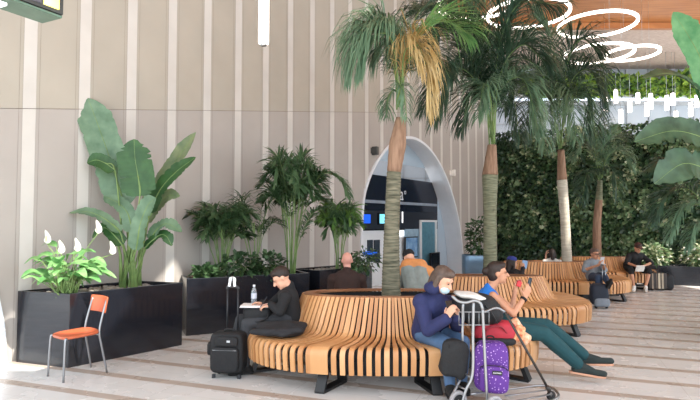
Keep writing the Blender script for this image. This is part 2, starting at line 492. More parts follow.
ring_lamp(597, 25, 37, 1.0, 'large glowing ring lamp, highest of the three whole rings at upper right')
ring_lamp(598, 54, 33, 0.95, 'glowing ring lamp in the middle, overlapped on its right by a smaller ring')
ring_lamp(632, 53.5, 25, 0.75, 'smaller glowing ring lamp hanging rightmost of the ring lamps')
ring_lamp(528, 14, 40, 1.0, 'glowing ring lamp partly behind the tall dark palm crown')
ring_lamp(478, 4, 40, 1.0, 'glowing ring lamp at the top edge, leftmost of the ring lamps')

def tube_lamp(c, r, h, label, group=None):
    t = thing('tube_lamp', c, label, 'lamp', group)
    mb = MB(); mb.lathe([(r * 0.98, 0.03), (r, 0.05), (r, h)], c, 12); mb.build('glow_tube', lampm, t)
    mb = MB(); mb.lathe([(r * .55, 0.0), (r * .6, 0.03)], c, 10); mb.build('end_cap', steel, t)
    mb = MB(); mb.lathe([(r * .9, h), (r * .8, h + 0.05)], c, 10); mb.tube([c + V((0, 0, h)), V((c.x, c.y, ZC + .01))], 0.008, 5); mb.build('wire', steel, t)
tube_lamp(at(263.5, 46, 6.3), 0.062, 1.15, 'long white tube lamp hanging in front of the panelled wall at top centre')
for px, py, hh in ((606, 112, 18), (621, 124, 16), (616, 104, 16), (630, 113, 14), (647, 117, 16), (651, 110, 18), (667, 111, 17), (673, 106, 14), (676, 125, 15), (691, 117, 16), (697, 108, 14), (638, 104, 12)):
    p = at(px, py, 21.5)
    tube_lamp(p, 0.075, hh / FPX * 19.5, 'white tube lamp hanging in the row beyond the green wall at right', 'tube lamps beyond the green wall')

# ================================================================== HANGING SIGN
Ys = 4.4
c = at(40, 5, Ys)
sg = thing('hanging_sign', at(40, 18, Ys), 'dark hanging sign box with a yellow lit panel at the top left corner', 'sign')
a = at(-60, 8, 3.6); b = at(63.5, 19, Ys)
d = V((b.x - a.x, b.y - a.y, 0)); ln = d.length; d.normalize(); nn_ = V((d.y, -d.x, 0))
rt = Matrix((d, -nn_, V((0, 0, 1)))).transposed()
zb_ = b.z; hh = 0.62
def sgp(u, w_, z): return V((b.x, b.y, 0)) - d * u + nn_ * w_ + V((0, 0, zb_ + z))
mb = MB(); mb.box(sgp(ln / 2, -0.12, hh / 2 + 0.03), (ln, 0.24, hh), rt); mb.build('housing', mat('sign_housing', '3a3d3b', 0.4), sg, 0.008)
mb = MB(); mb.box(sgp(0.11, 0.004, hh / 2 + 0.03), (0.13, 0.012, hh - 0.06), rt); mb.build('lit_panel', mat('yellow_lit', 'f2e63c', 0.4, 0, 0, 3, emit=0.9, col2='fffbd0'), sg)
mb = MB(); mb.box(sgp(0.23, 0.003, hh / 2 + 0.03), (0.07, 0.01, hh - 0.06), rt); mb.box(sgp(ln / 2 + 0.2, 0.003, hh / 2 + 0.03), (ln - 0.5, 0.01, hh - 0.06), rt); mb.build('dark_panel', mat('sign_dark', '56565f', 0.3), sg)
mb = MB(); mb.box(sgp(ln / 2, -0.13, 0.012), (ln - 0.02, 0.26, 0.02), rt); mb.build('green_underside', mat('sign_green', '5f7a6a', 0.3, 0.2), sg, 0.004)
mb = MB(); mb.box(sgp(0.62, -0.13, -0.032), (0.36, 0.2, 0.02), rt); mb.build('lamp_strip', lit, sg)
for u in (0.3, ln - 0.3):
    mb = MB(); p = sgp(u, -0.12, hh); mb.tube([p, V((p.x, p.y, ZC))], 0.015, 6); mb.build('hanging_rod', steel, sg)
# ================================================================== BENCHES
oak = mat('oak_slat', 'c08a5a', 0.38, 0, 0, 3.0, col2='d19f6c', stretch=(1.5, 1.5, 0.6))
oak2 = mat('oak_slat_light', 'cc9766', 0.38, 0, 0, 3.0, col2='dbaa7c', stretch=(1.5, 1.5, 0.6))
oak3 = mat('oak_slat_deep', 'b27b4c', 0.38, 0, 0, 3.0, col2='c48f5f', stretch=(1.5, 1.5, 0.6))
oakd = mat('oak_rim', '8a5a3a', 0.4, 0, 0, 4.0, col2='a06d48')
bframe = mat('bench_black', '141416', 0.45)
soilm = mat('soil', '2c211a', 0.95, 0, 0.4, 20, bump=0.6)

def sgnpow(x, p): return math.copysign(abs(x) ** p, x)
class Oval:
    def __init__(s, c, ax, ayf, ayr, n=2.7, nr=2.2): s.c = V(c); s.ax = ax; s.f = ayf; s.r = ayr; s.n = n; s.nr = nr
    def p(s, a):
        ca, sa = math.cos(a), math.sin(a)
        n = s.n if sa < 0 else s.nr
        return s.c + V((s.ax * sgnpow(ca, 2 / n), (s.f if sa < 0 else s.r) * sgnpow(sa, 2 / n), 0))

PROF = [(0, 0.87), (0.05, 0.79), (0.115, 0.67), (0.18, 0.55), (0.245, 0.475), (0.34, 0.447), (0.6, 0.438), (0.88, 0.447), (0.96, 0.436), (0.995, 0.40), (1.0, 0.34), (0.985, 0.20)]
def make_bench(label, c, ax, ayf, ayr, bx, byf, byr, zt=(0.845, 0.775), pitch=0.084, phase=0.0, nlegs=8, cback=None, group=None):
    c = V(c)
    t = thing('circular_slatted_bench', c, label, 'bench', group)
    O = Oval(c, ax, ayf, ayr); B = Oval(c if cback is None else V(cback), bx, byf, byr, 2.3, 2.2)
    # equal arc length samples along the outer edge
    M = 1440; pts = [O.p(2 * PI * i / M) for i in range(M)]; acc = [0]
    for i in range(M): acc.append(acc[-1] + (pts[(i + 1) % M] - pts[i]).length)
    tot = acc[-1]; n = int(round(tot / pitch)); n -= n % nlegs
    angs = []
    j = 0
    for i in range(n):
        s = (i / n * tot + phase) % tot
        j = 0
        lo, hi = 0, M
        while hi - lo > 1:
            mid = (lo + hi) // 2
            if acc[mid] <= s: lo = mid
            else: hi = mid
        angs.append(2 * PI * (lo + (s - acc[lo]) / max(1e-9, acc[lo + 1] - acc[lo])) / M)
    # matching back positions: use direction of the outer point from the centre
    backN = 720; bpts = [B.p(2 * PI * i / backN) for i in range(backN)]
    bacc = [0]
    for i in range(backN): bacc.append(bacc[-1] + (bpts[(i + 1) % backN] - bpts[i]).length)
    def backp(a):
        return B.p(a)
    per = n // nlegs
    prof = catmull([V((e, z, 0)) for e, z in PROF], 3)
    mods = [MB() for _ in range(nlegs)]
    def sl(mb, i, w_o, w_b, off=0.0):
        a = angs[i % n]
        po = O.p(a); pb = backp(a)
        a2 = angs[(i + 1) % n]; po2 = O.p(a2); pb2 = backp(a2)
        a1 = angs[(i - 1) % n]; po1 = O.p(a1); pb1 = backp(a1)
        gap_b = (pb2 - pb1).length / 2
        rad = (po - pb); rad.z = 0
        tan_o = (po2 - po1).normalized(); tan_b = (pb2 - pb1).normalized()
        front = (c.y - pb.y)
        k = 0.5 + 0.5 * max(-1, min(1, (pb.y - c.y) / max(byf, byr)))
        ztop = zt[0] + (zt[1] - zt[0]) * k
        rings = []; hw = 0.010
        P = []
        for q in prof:
            e, z = q.x, q.y
            if z > 0.447 and e < 0.4: z = 0.447 + (z - 0.447) * (ztop - 0.447) / (0.87 - 0.447)
            P.append((pb + rad * e + V((0, 0, z)), e))
        rd = rad.normalized()
        for m_, (p, e) in enumerate(P):
            pa = P[max(m_ - 1, 0)][0]; pc = P[min(m_ + 1, len(P) - 1)][0]
            tg = (pc - pa).normalized(); tn = tan_b.lerp(tan_o, e).normalized()
            nm = tg.cross(tn).normalized()
            w_ = min(gap_b * 0.76, w_b) + (w_o - min(gap_b * 0.76, w_b)) * e
            rings.append([p + tn * w_ / 2 + nm * hw, p - tn * w_ / 2 + nm * hw, p - tn * w_ / 2 - nm * hw, p + tn * w_ / 2 - nm * hw])
        mb.loft(rings, tone.choice((0, 0, 1, 2)), True, False)
    tone = random.Random(int(c.x * 100))
    for i in range(n):
        md = (i // per) % nlegs
        edge = (i % per) == 0
        sl(mods[md], i, 0.125 if edge else 0.05, 0.09 if edge else 0.05)
    for m_ in range(nlegs): mods[m_].build('slatted_segment', [oak, oak2, oak3], t)
    # dark under-frame, inner liner, rim, soil
    K = 72
    def ovring(ov_o, ov_b, e, z): return [(ov_b.p(2 * PI * i / K) + (ov_o.p(2 * PI * i / K) - ov_b.p(2 * PI * i / K)) * e + V((0, 0, z))) for i in range(K)]
    mb = MB()
    mb.loft([ovring(O, B, 0.40, 0.415), ovring(O, B, 0.66, 0.415), ovring(O, B, 0.62, 0.30), ovring(O, B, 0.40, 0.30), ovring(O, B, 0.40, 0.415)], 0, False, False)
    mb.build('support_frame', bframe, t)
    mb = MB()
    def inner(sc_, dz):
        out = []
        for i in range(K):
            p = B.p(2 * PI * i / K); k = 0.5 + 0.5 * max(-1, min(1, (p.y - c.y) / max(byf, byr)))
            cc = B.c
            q = cc + (p - cc) * sc_; out.append(V((q.x, q.y, zt[0] + (zt[1] - zt[0]) * k + dz)))
        return out
    def flat(sc_, z): return [V((B.c.x + (B.p(2 * PI * i / K).x - B.c.x) * sc_, B.c.y + (B.p(2 * PI * i / K).y - B.c.y) * sc_, z)) for i in range(K)]
    mb.loft([flat(.94, 0.0), inner(.94, -.03), inner(.91, -.03), flat(.91, 0.0)], 0, False, False)
    mb.build('planter_liner', bframe, t)
    mb = MB(); mb.loft([inner(.985, -.015), inner(.985, .012), inner(.87, .012), inner(.87, -.015), inner(.985, -.015)], 0, False, False); mb.build('planter_rim', oakd, t)
    mb = MB(); mb.loft([flat(.91, 0.0), flat(.91, .66), flat(.5, .69), flat(.05, .70)], 0, True, True); mb.build('soil', soilm, t)
    # sled legs
    for m_ in range(nlegs):
        a = angs[(m_ * per) % n]
        po = O.p(a); pb = backp(a); rd = (po - pb); ln_ = rd.length; rd.normalize()
        tn = (O.p(a + 0.02) - O.p(a - 0.02)).normalized()
        f = po - rd * 0.06; bk = po - rd * min(0.50, ln_ * 0.9)
        mb = MB(); hw = 0.048
        def bar(p, q, th):
            d = (q - p).normalized(); up = d.cross(tn).normalized()
            mb.loft([[x + tn * hw + up * th, x - tn * hw + up * th, x - tn * hw - up * th, x + tn * hw - up * th] for x in (p, q)], 0, True, False)
        bar(f - rd * .10 + V((0, 0, .24)), f + V((0, 0, 0.012)), 0.022)
        bar(f + rd * 0.01 + V((0, 0, .014)), bk + V((0, 0, .014)), 0.014)
        bar(bk + V((0, 0, .012)), bk + rd * .05 + V((0, 0, .24)), 0.022)
        mb.build('leg', bframe, t)
    return t

BC1 = V((0.47, 6.50, 0)); BC2 = V((2.14, 8.9, 0)); BC3 = V((4.55, 12.25, 0)); BC4 = V((6.45, 14.15, 0))
make_bench('nearest oval bench of curved oak slats around the ringed palm trunk', BC1, 1.64, 1.32, 1.2, 1.03, 0.66, 0.68, phase=0.30)
make_bench('second oak slat bench, behind the reclining woman in teal trousers', BC2, 1.62, 1.3, 1.2, 1.0, 0.62, 0.66, (0.82, 0.74))
make_bench('third oak slat bench, where the man in the grey shirt sits', BC3, 1.55, 1.3, 0.95, 1.05, 0.7, 0.55, (0.80, 0.74))
make_bench('farthest oak slat bench, beside the striped suitcase', BC4, 1.3, 1.15, 1.1, 0.9, 0.6, 0.6, (0.78, 0.72))
# ================================================================== PLANTERS
pblk = mat('planter_black', '1b1d24', 0.22, 0, 0.1, 2, spec=0.5, coat=0.3)
pebm = mat('pale_pebbles', '6d675f', 0.8, 0, 0, 30, col2='a8a299', bump=0.5)
def quad_planter(label, pts, h, name='planter_box', group=None, mt=None, fill=None):
    c = sum((V(p) for p in pts), V((0, 0, 0))) / len(pts); c.z = 0
    t = thing(name, c, label, 'planter', group)
    n = len(pts); mb = MB()
    P = [V((p[0], p[1], 0)) for p in pts]
    I = [p + (c - p) * (0.05) for p in P]
    r = [[V((p.x, p.y, z)) for p in q] for q, z in ((P, 0.0), (P, h), (I, h), (I, h - 0.1))]
    mb.loft(r, 0, False, False); mb.add(r[0], [tuple(range(n))], 0, False)
    mb.build('box', mt or pblk, t, 0.006)
    mb = MB(); mb.add([V((p.x, p.y, h - 0.05)) for p in I], [tuple(range(n))], 0, False)
    mb.add([V((p.x, p.y, h - 0.09)) for p in I], [tuple(range(n))], 0, False)
    mb.build('soil', soilm, t)
    # mulch of stones
    mb = MB(); u = P[1] - P[0]; v = P[-1] - P[0]
    for _ in range(260):
        a, b = RND.uniform(.07, .93), RND.uniform(.07, .93); p = P[0] + u * a + v * b
        s = RND.uniform(.012, .035)
        mb.ell(V((p.x, p.y, h - 0.05 + s * .3)), (s * 1.3, s, s * .7), Matrix.Rotation(RND.uniform(0, 3), 3, 'Z'), 0, 6, 4)
    tag(mb.build('pebble_mulch', pebm, t), kind='stuff')
    return t
A1 = fl(16, 362); A2 = fl(68, 368); A3 = fl(182, 345)
A4 = A3 + (A1 - A2) * 0.95
quad_planter('black planter box behind the orange chair, holding the big paddle leaves', [A2, A3, A4, A1], 0.84)
B1 = fl(186, 336); B2 = V((-0.66, 8.85, 0)); bw = V((-0.33, 0.72, 0))
quad_planter('long black planter behind the man writing, full of bamboo-like palms', [B1, B2, B2 + bw, B1 + bw], 0.83)
C1 = V((-0.52, 9.3, 0)); C2 = V((0.42, 10.3, 0)); cw = V((-0.5, 0.35, 0))
quad_planter('black planter behind the bald man with low bushes', [C1, C2, C2 + cw, C1 + cw], 0.83)
D1 = V((7.75, 14.75, 0)); D2 = V((10.8, 13.0, 0)); dw = V((0.3, 0.6, 0))
quad_planter('low black planter at the foot of the green wall beside the striped suitcase', [D1, D2, D2 + dw, D1 + dw], 0.5)
E1 = V((5.35, 7.3, 0)); quad_planter('black planter just beyond the right edge under the big paddle leaves', [E1, E1 + V((.9, -.1, 0)), E1 + V((1, .8, 0)), E1 + V((.1, .9, 0))], 0.8)
# rounded steel planter by the arch
ps = at(477.5, 266, 15.5)
t = thing('steel_planter', V((ps.x, ps.y, 0)), 'blue grey steel planter holding a dark bush right of the arch', 'planter')
mb = MB(); X0, X1 = at(463, 266, 15.5).x, at(492, 266, 15.5).x
def rrect(hx, hy, z, n=5, r=0.15):
    out = []
    for sx, sy, a0 in ((1, 1, 0), (-1, 1, PI / 2), (-1, -1, PI), (1, -1, 1.5 * PI)):
        for i in range(n):
            a = a0 + PI / 2 * i / (n - 1); out.append(V((ps.x + sx * (hx - r) + r * math.cos(a), ps.y + sy * (hy - r) + r * math.sin(a), z)))
    return out
hx = (X1 - X0) / 2
mb.loft([rrect(hx, .32, 0), rrect(hx, .32, .70), rrect(hx * .99, .31, .73), rrect(hx * .93, .27, .73), rrect(hx * .93, .27, .6)], 0, True, True)
mb.build('shell', mat('blue_steel', '7d9bb5', 0.3, 0.55, 0.1, 2), t)
mb = MB(); mb.loft([rrect(hx * .93, .27, .62), rrect(hx * .2, .08, .66)], 0, True); mb.build('soil', soilm, t)

# ================================================================== LEAVES
def leafm(name, c, c2, trans=0.25, rough=0.4): return mat(name, c, rough, 0, 0, 6, col2=c2, trans=trans, spec=0.5)
g_pad = leafm('paddle_leaf', '5b7b5e', '7d9c7e')
g_padd = leafm('paddle_leaf_dark', '2a4f2a', '40693a')
g_pale = leafm('paddle_leaf_worn', '62785a', '8a956c')
g_spath = leafm('peace_lily_leaf', '4f9450', '9cc884', 0.3, 0.3)
g_palm = leafm('palm_leaflet', '507055', '7b987a')
g_palmd = leafm('palm_leaflet_dark', '2a4233', '4a6650')
g_palmy = leafm('palm_leaflet_yellow', 'ae8f55', 'cfb987', 0.3, 0.5)
g_palmb = leafm('palm_leaflet_fresh', '5d9157', '93bd78', 0.3)
g_dry = mat('palm_dry', '8e7a57', 0.8, 0, 0, 5, col2='b19c75')
g_kent = leafm('cane_palm_leaf', '3b5739', '63825a')
g_kend = leafm('cane_palm_leaf_dark', '2a4228', '4a6a44')
g_stem = leafm('green_stem', '5c7a44', '87a060', 0.0, 0.5)
bark = mat('palm_bark', '3d3e30', 0.9, 0, 0, 5, col2='85806b', stretch=(1.2, 1.2, 13), bump=0.5)
barkp = mat('palm_bark_pale', 'a49c8c', 0.9, 0, 0, 5, col2='c4bcab', stretch=(1, 1, 7), bump=0.4)
barkb = mat('palm_sheath', '775945', 0.85, 0, 0, 6, col2='9c7d66', stretch=(5, 5, .6), bump=0.5)
barkg = mat('palm_bark_green', '50543f', 0.8, 0, 0, 6, col2='8a8a70', stretch=(1.2, 1.2, 12), bump=0.4)

def blade(mb, pts, width, nrm, m=0, n=12, fold=0.18, wave=0.03, tear=0.0, tip=0.25, base=0.08):
    """paddle leaf along a smooth midrib; nrm = the way its face looks"""
    c = catmull(pts, n); k = len(c); nrm = V(nrm).normalized()
    L_, Md, R_ = [], [], []
    for i, p in enumerate(c):
        s = i / (k - 1)
        tg = (c[min(i + 1, k - 1)] - c[max(i - 1, 0)]).normalized()
        sd = tg.cross(nrm).normalized(); up = sd.cross(tg).normalized()
        w_ = width / 2 * (min(1, (s + .02) / max(base, .01)) ** 0.6) * (min(1, max(0.0, 1.0 - s) / tip) ** 0.65 if s > 1 - tip else 1)
        f = fold + wave * math.sin(i * 1.9)
        tl = 1 - (tear if RND.random() < .22 else 0) * RND.uniform(.2, .8); tr = 1 - (tear if RND.random() < .22 else 0) * RND.uniform(.2, .8)
        L_.append(p + sd * w_ * tl + up * w_ * f); R_.append(p - sd * w_ * tr + up * w_ * (f + wave)); Md.append(p)
    L2 = [a.lerp(b, .5) - nrm * 0.06 * (a - b).length for a, b in zip(L_, Md)]; R2 = [a.lerp(b, .5) - nrm * 0.06 * (a - b).length for a, b in zip(R_, Md)]
    vs = []; fs = []
    for i in range(k): vs += [L_[i], L2[i], Md[i], R2[i], R_[i]]
    for i in range(k - 1):
        for j in range(4): fs.append((i * 5 + j, i * 5 + j + 1, (i + 1) * 5 + j + 1, (i + 1) * 5 + j))
    mb.add(vs, fs, m, True)
    return c

def paddle_leaf(parent, base, pts, width, m, nrm=(0.1, -1, 0.25), tear=0.3, stem_r=0.014, fold=0.18, name='paddle_leaf'):
    pts = [V(p) for p in pts]
    mb = MB(); c = blade(mb, pts, width, nrm, 0, tear=tear, fold=fold)
    o = mb.build(name, m, parent)
    st = MB(); mid = V(base).lerp(pts[0], .55) + V((0, 0, .0)); st.tube(catmull([V(base), mid, pts[0], pts[min(1, len(pts) - 1)]], 5), [stem_r, stem_r * .5], 6)
    st.tube(c, [stem_r * .55, 0.002], 5)
    st.build('leaf_stalk', g_stem, o)
    return o

# ---- tall paddle leaf plant in the first planter
def P1(px, py, Y=7.15): return at(px, py, Y)
pb = at(130, 285, 7.15); pb.z = 0.76
t = thing('paddle_leaf_plant', pb, 'tall paddle leaf plant rising from the black planter behind the orange chair', 'plant')
specs = [([(124, 205), (112, 165), (98, 125), (88, 98)], 7.2, .44, g_pad, (0.25, -1, .15), 0.15),
         ([(140, 196), (138, 176), (135, 158), (134, 139)], 6.95, .43, g_padd, (0.1, -1, .1), 0.5),
         ([(152, 205), (162, 182), (180, 155), (196, 132)], 7.3, .27, g_pale, (-.55, -1, .3), 0.3),
         ([(150, 212), (160, 190), (176, 172), (196, 157)], 7.1, .25, g_padd, (-.3, -1, .6), 0.3),
         ([(120, 232), (105, 219), (88, 212), (69, 213)], 7.0, .17, g_pad, (0, -.7, 1), 0.4),
         ([(128, 190), (121, 175), (113, 160), (108, 147)], 7.35, .26, g_padd, (.3, -1, .1), 0.2),
         ([(138, 225), (148, 208), (152, 190), (150, 175)], 7.25, .22, g_pale, (.5, -1, .2), 0.3),
         ([(150, 240), (158, 228), (168, 224), (182, 232)], 7.0, .2, g_pad, (0, -.8, 1), 0.4),
         ([(145, 248), (158, 236), (166, 236), (172, 246)], 6.95, .16, g_padd, (0, -.8, 1), 0.4),
         ([(122, 245), (112, 233), (103, 228), (92, 238)], 7.0, .2, g_padd, (0, -.8, 1), 0.2),
         ([(132, 232), (128, 214), (118, 203), (104, 196)], 7.1, .2, g_pad, (0.2, -1, .7), 0.3),
         ([(146, 222), (158, 206), (168, 196), (180, 196)], 7.2, .2, g_pale, (-.2, -1, .6), 0.3),
         ([(115, 170), (105, 163), (96, 160), (87, 163)], 7.05, .2, g_padd, (0, -1, .4), 0.1),
         ([(136, 250), (140, 225), (148, 205), (156, 198)], 6.9, .24, g_pad, (-.3, -1, .3), 0.3)]
for pts, Y, wd, m, nr, tear in specs:
    b = pb + V((RND.uniform(-.12, .12), RND.uniform(-.08, .08), 0))
    paddle_leaf(t, b, [at(x, y, Y) for x, y in pts], wd, m, nr, tear)
mb = MB()
for i in range(7):
    a = pb + V((RND.uniform(-.1, .1), RND.uniform(-.08, .08), -.03)); mb.tube([a, a + V((RND.uniform(-.06, .06), 0, .5)), a + V((RND.uniform(-.12, .12), 0, .85))], [.035, .018, .012], 7)
mb.build('stem_clump', g_stem, t)

# ---- peace lily in front
pl = at(67, 290, 6.35); pl.z = 0.78
t = thing('peace_lily', pl, 'bright green peace lily with white blooms at the near end of the planter', 'plant')
for i in range(64):
    a = RND.uniform(0, 2 * PI); ln = RND.uniform(.25, .68); el = RND.uniform(.45, 1.35)
    d = V((math.cos(a), math.sin(a) * .6, 0)); b = pl + V((RND.uniform(-.1, .1), RND.uniform(-.08, .08), 0))
    s = b + d * ln * math.cos(el) * .6 + V((0, 0, ln * math.sin(el) * .9))
    e = s + d * RND.uniform(.18, .32) + V((0, 0, RND.uniform(-.1, .06)))
    mid = s.lerp(e, .5) + V((0, 0, .05))
    o = MB(); blade(o, [s, mid, e], RND.uniform(.09, .15), V((0, -.35, 1)) + d * -.2, 0, 5, .15, .02, 0, .7, .25)
    lf = o.build('leaf', g_spath, t)
    st = MB(); st.tube([b, b.lerp(s, .6) + V((0, 0, .02)), s], [.007, .004], 5); st.build('stalk', g_stem, lf)
bloom = mat('white_bloom', 'f2f2ea', 0.5, trans=0.3); spad = mat('spadix', 'dcd9a0', 0.7)
for px, py in ((47, 239), (98, 229), (61, 249), (77, 247), (112, 250)):
    tip = at(px, py, 6.3); b = pl + V((RND.uniform(-.05, .05), 0, 0))
    mb = MB(); blade(mb, [tip + V((0, 0, -.05)), tip + V((.01, 0, .02)), tip + V((-.02, -.01, .11))], .075, (.4, -1, .2), 0, 5, .25, .01, 0, .7, .2)
    o = mb.build('bloom', bloom, t)
    mb = MB(); mb.cap(tip + V((0, -.02, -.02)), tip + V((0, -.02, .03)), .008, .006, 0, 7); mb.build('spadix', spad, o)
    mb = MB(); mb.tube(catmull([b, b.lerp(tip, .5) + V((0, 0, .1)), tip + V((0, 0, -.05))], 5), .005, 5); mb.build('flower_stalk', g_stem, o)

# ---- fronds
def frond(parent, pts, n, length, m, droop=0.6, width=0.03, out=0.75, r0=0.012, name='frond', stem=None, start=0.18, seed=0):
    """feathered palm frond: a rachis with two rows of narrow leaflets that bend down under their weight"""
    rr = random.Random(seed * 7 + 3)
    c = catmull(pts, 12); k = len(c); mb = MB()
    mb.tube(c, [r0, 0.003], 5, 1)
    n = int(n * 1.15); width *= .62
    for i in range(n):
        s = start + (1 - start) * (i + rr.uniform(-.3, .3)) / n; s = min(.995, max(start, s)); f = s * (k - 1); a = int(min(k - 2, f)); p = c[a].lerp(c[a + 1], f - a)
        tg = (c[min(a + 2, k - 1)] - c[max(a - 1, 0)]).normalized()
        up = V((0, 0, 1)); sd = tg.cross(up)
        if sd.length < .15: sd = tg.cross(V((0.3, -1, 0)))
        sd.normalize(); u2 = sd.cross(tg).normalized()
        x = (s - start) / (1 - start)
        prof = (.45 + .55 * min(1, x / .25)) if x < .5 else max(.3, 1 - .75 * ((x - .5) / .5) ** 2)
        for sg_ in (-1, 1):
            ll = length * prof * rr.uniform(.75, 1.12); dr = droop * rr.uniform(.45, 1.15)
            d0 = (sd * sg_ * out * rr.uniform(.7, 1.1) + tg * (.5 + .5 * x) + u2 * .22 + V((rr.uniform(-.16, .16), rr.uniform(-.16, .16), rr.uniform(-.12, .12)))).normalized()
            q1 = p + d0 * ll * .36; d1 = (d0 + V((0, 0, -1)) * dr * .7).normalized(); q2 = q1 + d1 * ll * .34
            d2 = (d1 + V((0, 0, -1)) * dr * 1.1).normalized(); q3 = q2 + d2 * ll * .34
            wv = d0.cross(V((rr.uniform(-.5, .5), rr.uniform(-1, .2), 1)))
            if wv.length < .1: wv = sd.copy()
            wv = wv.normalized() * width / 2
            mb.add([p - wv * .5, p + wv * .5, q1 + wv, q1 - wv, q2 + wv * .8, q2 - wv * .8, q3], [(0, 1, 2, 3), (3, 2, 4, 5), (5, 4, 6)], 0, True)
    return mb.build(name, [m, stem or g_stem], parent)

def trunk_mesh(pts, radii, n=14, rings=40, amp=0.006):
    c = catmull(pts, 10); k = len(c); mb = MB()
    rr = []
    for i in range(k):
        f = i / (k - 1) * (len(radii) - 1); a = int(min(len(radii) - 2, f)); r = radii[a] + (radii[a + 1] - radii[a]) * (f - a)
        rr.append(r)
    fine = []; fr = []
    N_ = rings * 2
    for i in range(N_ + 1):
        f = i / N_ * (k - 1); a = int(min(k - 2, f)); fine.append(c[a].lerp(c[a + 1], f - a)); fr.append(rr[a] + (rr[a + 1] - rr[a]) * (f - a) + (amp if i % 2 else 0))
    mb.tube(fine, fr, n)
    return mb

def palm(label, trunk, radii, mats3, split, crown_px, fronds, Y, dead=0, seed=1, rings=40, flen=1.0):
    """trunk: px points from the ground up; split: index of the trunk point where the sheath begins"""
    tp = [at(x, y, Y) for x, y in trunk]; tp[0].z = 0.6; 
    base = V((tp[0].x, tp[0].y, 0.66))
    t = thing('palm_tree', base, label, 'palm tree')
    tp[0] = base.copy()
    lo = tp[:split + 1]; hi = tp[split:]
    trunk_mesh(lo, radii[:split + 1], rings=rings).build('trunk', mats3[0], t)
    trunk_mesh(hi, radii[split:], rings=6, amp=0.002).build('leaf_sheath', mats3[1], t)
    cr = at(crown_px[0], crown_px[1], Y); rr = random.Random(seed)
    for i, fspec in enumerate(fronds):
        pts, dys, ln, m, droop, n, wd = fspec[:7]
        P_ = [cr + V((rr.uniform(-.05, .05), rr.uniform(-.05, .05), rr.uniform(-.1, .1)))] + [at(x, y, Y + dy) for (x, y), dy in zip(pts, dys)]
        frond(t, P_, n, ln, m, droop, wd, fspec[7] if len(fspec) > 7 else .75, seed=seed * 50 + i)
    return t
G, GD_, GY, GF = g_palm, g_palmd, g_palmy, g_palmb
# nearest palm
palm('ringed palm tree growing from the middle of the nearest bench, one frond yellowed', [(391, 297), (391.5, 240), (394, 172), (397.5, 145), (401, 118)], [.118, .092, .084, .105, .06], (bark, barkb), 2, (401, 105),
     [([(391, 45), (380, 27), (364, 34), (352, 72)], (-.05, -.1, -.12, -.15), .82, G, 2.2, 130, .03, .3),
      ([(394, 50), (386, 34), (374, 38), (364, 66)], (-.2, -.35, -.45, -.5), .75, G, 2.2, 110, .03, .3),
      ([(396, 60), (390, 38), (378, 52)], (.1, .2, .3), .75, G, 1.8, 90, .03, .35),
      ([(404, 60), (413, 40), (425, 62), (432, 115)], (-.1, -.2, -.25, -.3), .62, GY, 2.2, 85, .026, .22),
      ([(403, 62), (408, 48), (416, 62)], (-.25, -.4, -.45), .6, GY, 2.2, 55, .022, .3),
      ([(411, 50), (440, 22), (470, 34)], (.1, .2, .3), .8, GF, .9, 90, .03),
      ([(408, 60), (428, 40), (450, 78)], (.35, .65, .8), .75, GD_, 1.0, 80, .032),
      ([(400, 85), (404, 95), (407, 122)], (-.2, -.28, -.3), .28, G, 1.3, 30, .026),
      ([(394, 90), (388, 98), (386, 118)], (.1, .15, .15), .3, G, 1.3, 30, .026),
      ([(402, 60), (420, 10), (440, 4)], (.4, .9, 1.2), .7, GD_, .8, 70, .03)], 6.52, seed=3)
# second palm
palm('tall dark palm tree growing from the second bench, trunk in the middle of the picture', [(490, 262), (490, 215), (490, 175), (492, 145)], [.11, .10, .125, .07], (barkg, barkb), 2, (492, 140),
     [([(475, 70), (448, 30), (428, 60)], (-.2, -.4, -.5), .98, GD_, .9, 105, .035),
      ([(478, 85), (455, 70), (436, 120)], (-.1, -.3, -.4), .98, GD_, 1.0, 105, .035),
      ([(482, 60), (465, 5), (450, -25)], (.1, .2, .3), .9, G, .6, 90, .035),
      ([(488, 50), (486, -10), (500, -60)], (-.2, -.3, -.4), .9, G, .5, 90, .035),
      ([(497, 60), (510, 15), (535, -10)], (-.3, -.5, -.7), 1.0, GD_, .6, 100, .035),
      ([(500, 75), (522, 45), (545, 62)], (-.3, -.5, -.6), .98, GD_, .9, 105, .035),
      ([(500, 90), (524, 80), (538, 130)], (-.1, -.3, -.3), .8, G, 1.0, 90, .035),
      ([(486, 100), (470, 95), (462, 130)], (.2, .4, .5), .75, GD_, 1.1, 80, .035),
      ([(498, 95), (512, 92), (520, 140)], (.3, .6, .7), .75, GD_, 1.1, 80, .035),
      ([(492, 70), (498, 35), (515, 45)], (.4, .9, 1.3), .8, GD_, .9, 90, .035),
      ([(482, 80), (466, 50), (445, 80)], (.4, .8, 1.1), .8, GD_, 1.0, 90, .035),
      ([(490, 95), (484, 85), (478, 118)], (-.5, -.8, -.9), .65, G, 1.2, 60, .033),
      ([(480, 70), (450, 15), (415, 10)], (-.1, -.1, -.1), 1.0, GD_, .9, 110, .033),
      ([(500, 60), (520, 5), (560, 5)], (-.1, -.1, -.1), 1.0, GD_, .9, 110, .033),
      ([(484, 90), (450, 70), (422, 110)], (.3, .6, .8), .9, GD_, 1.0, 100, .033)], 8.8, seed=5)
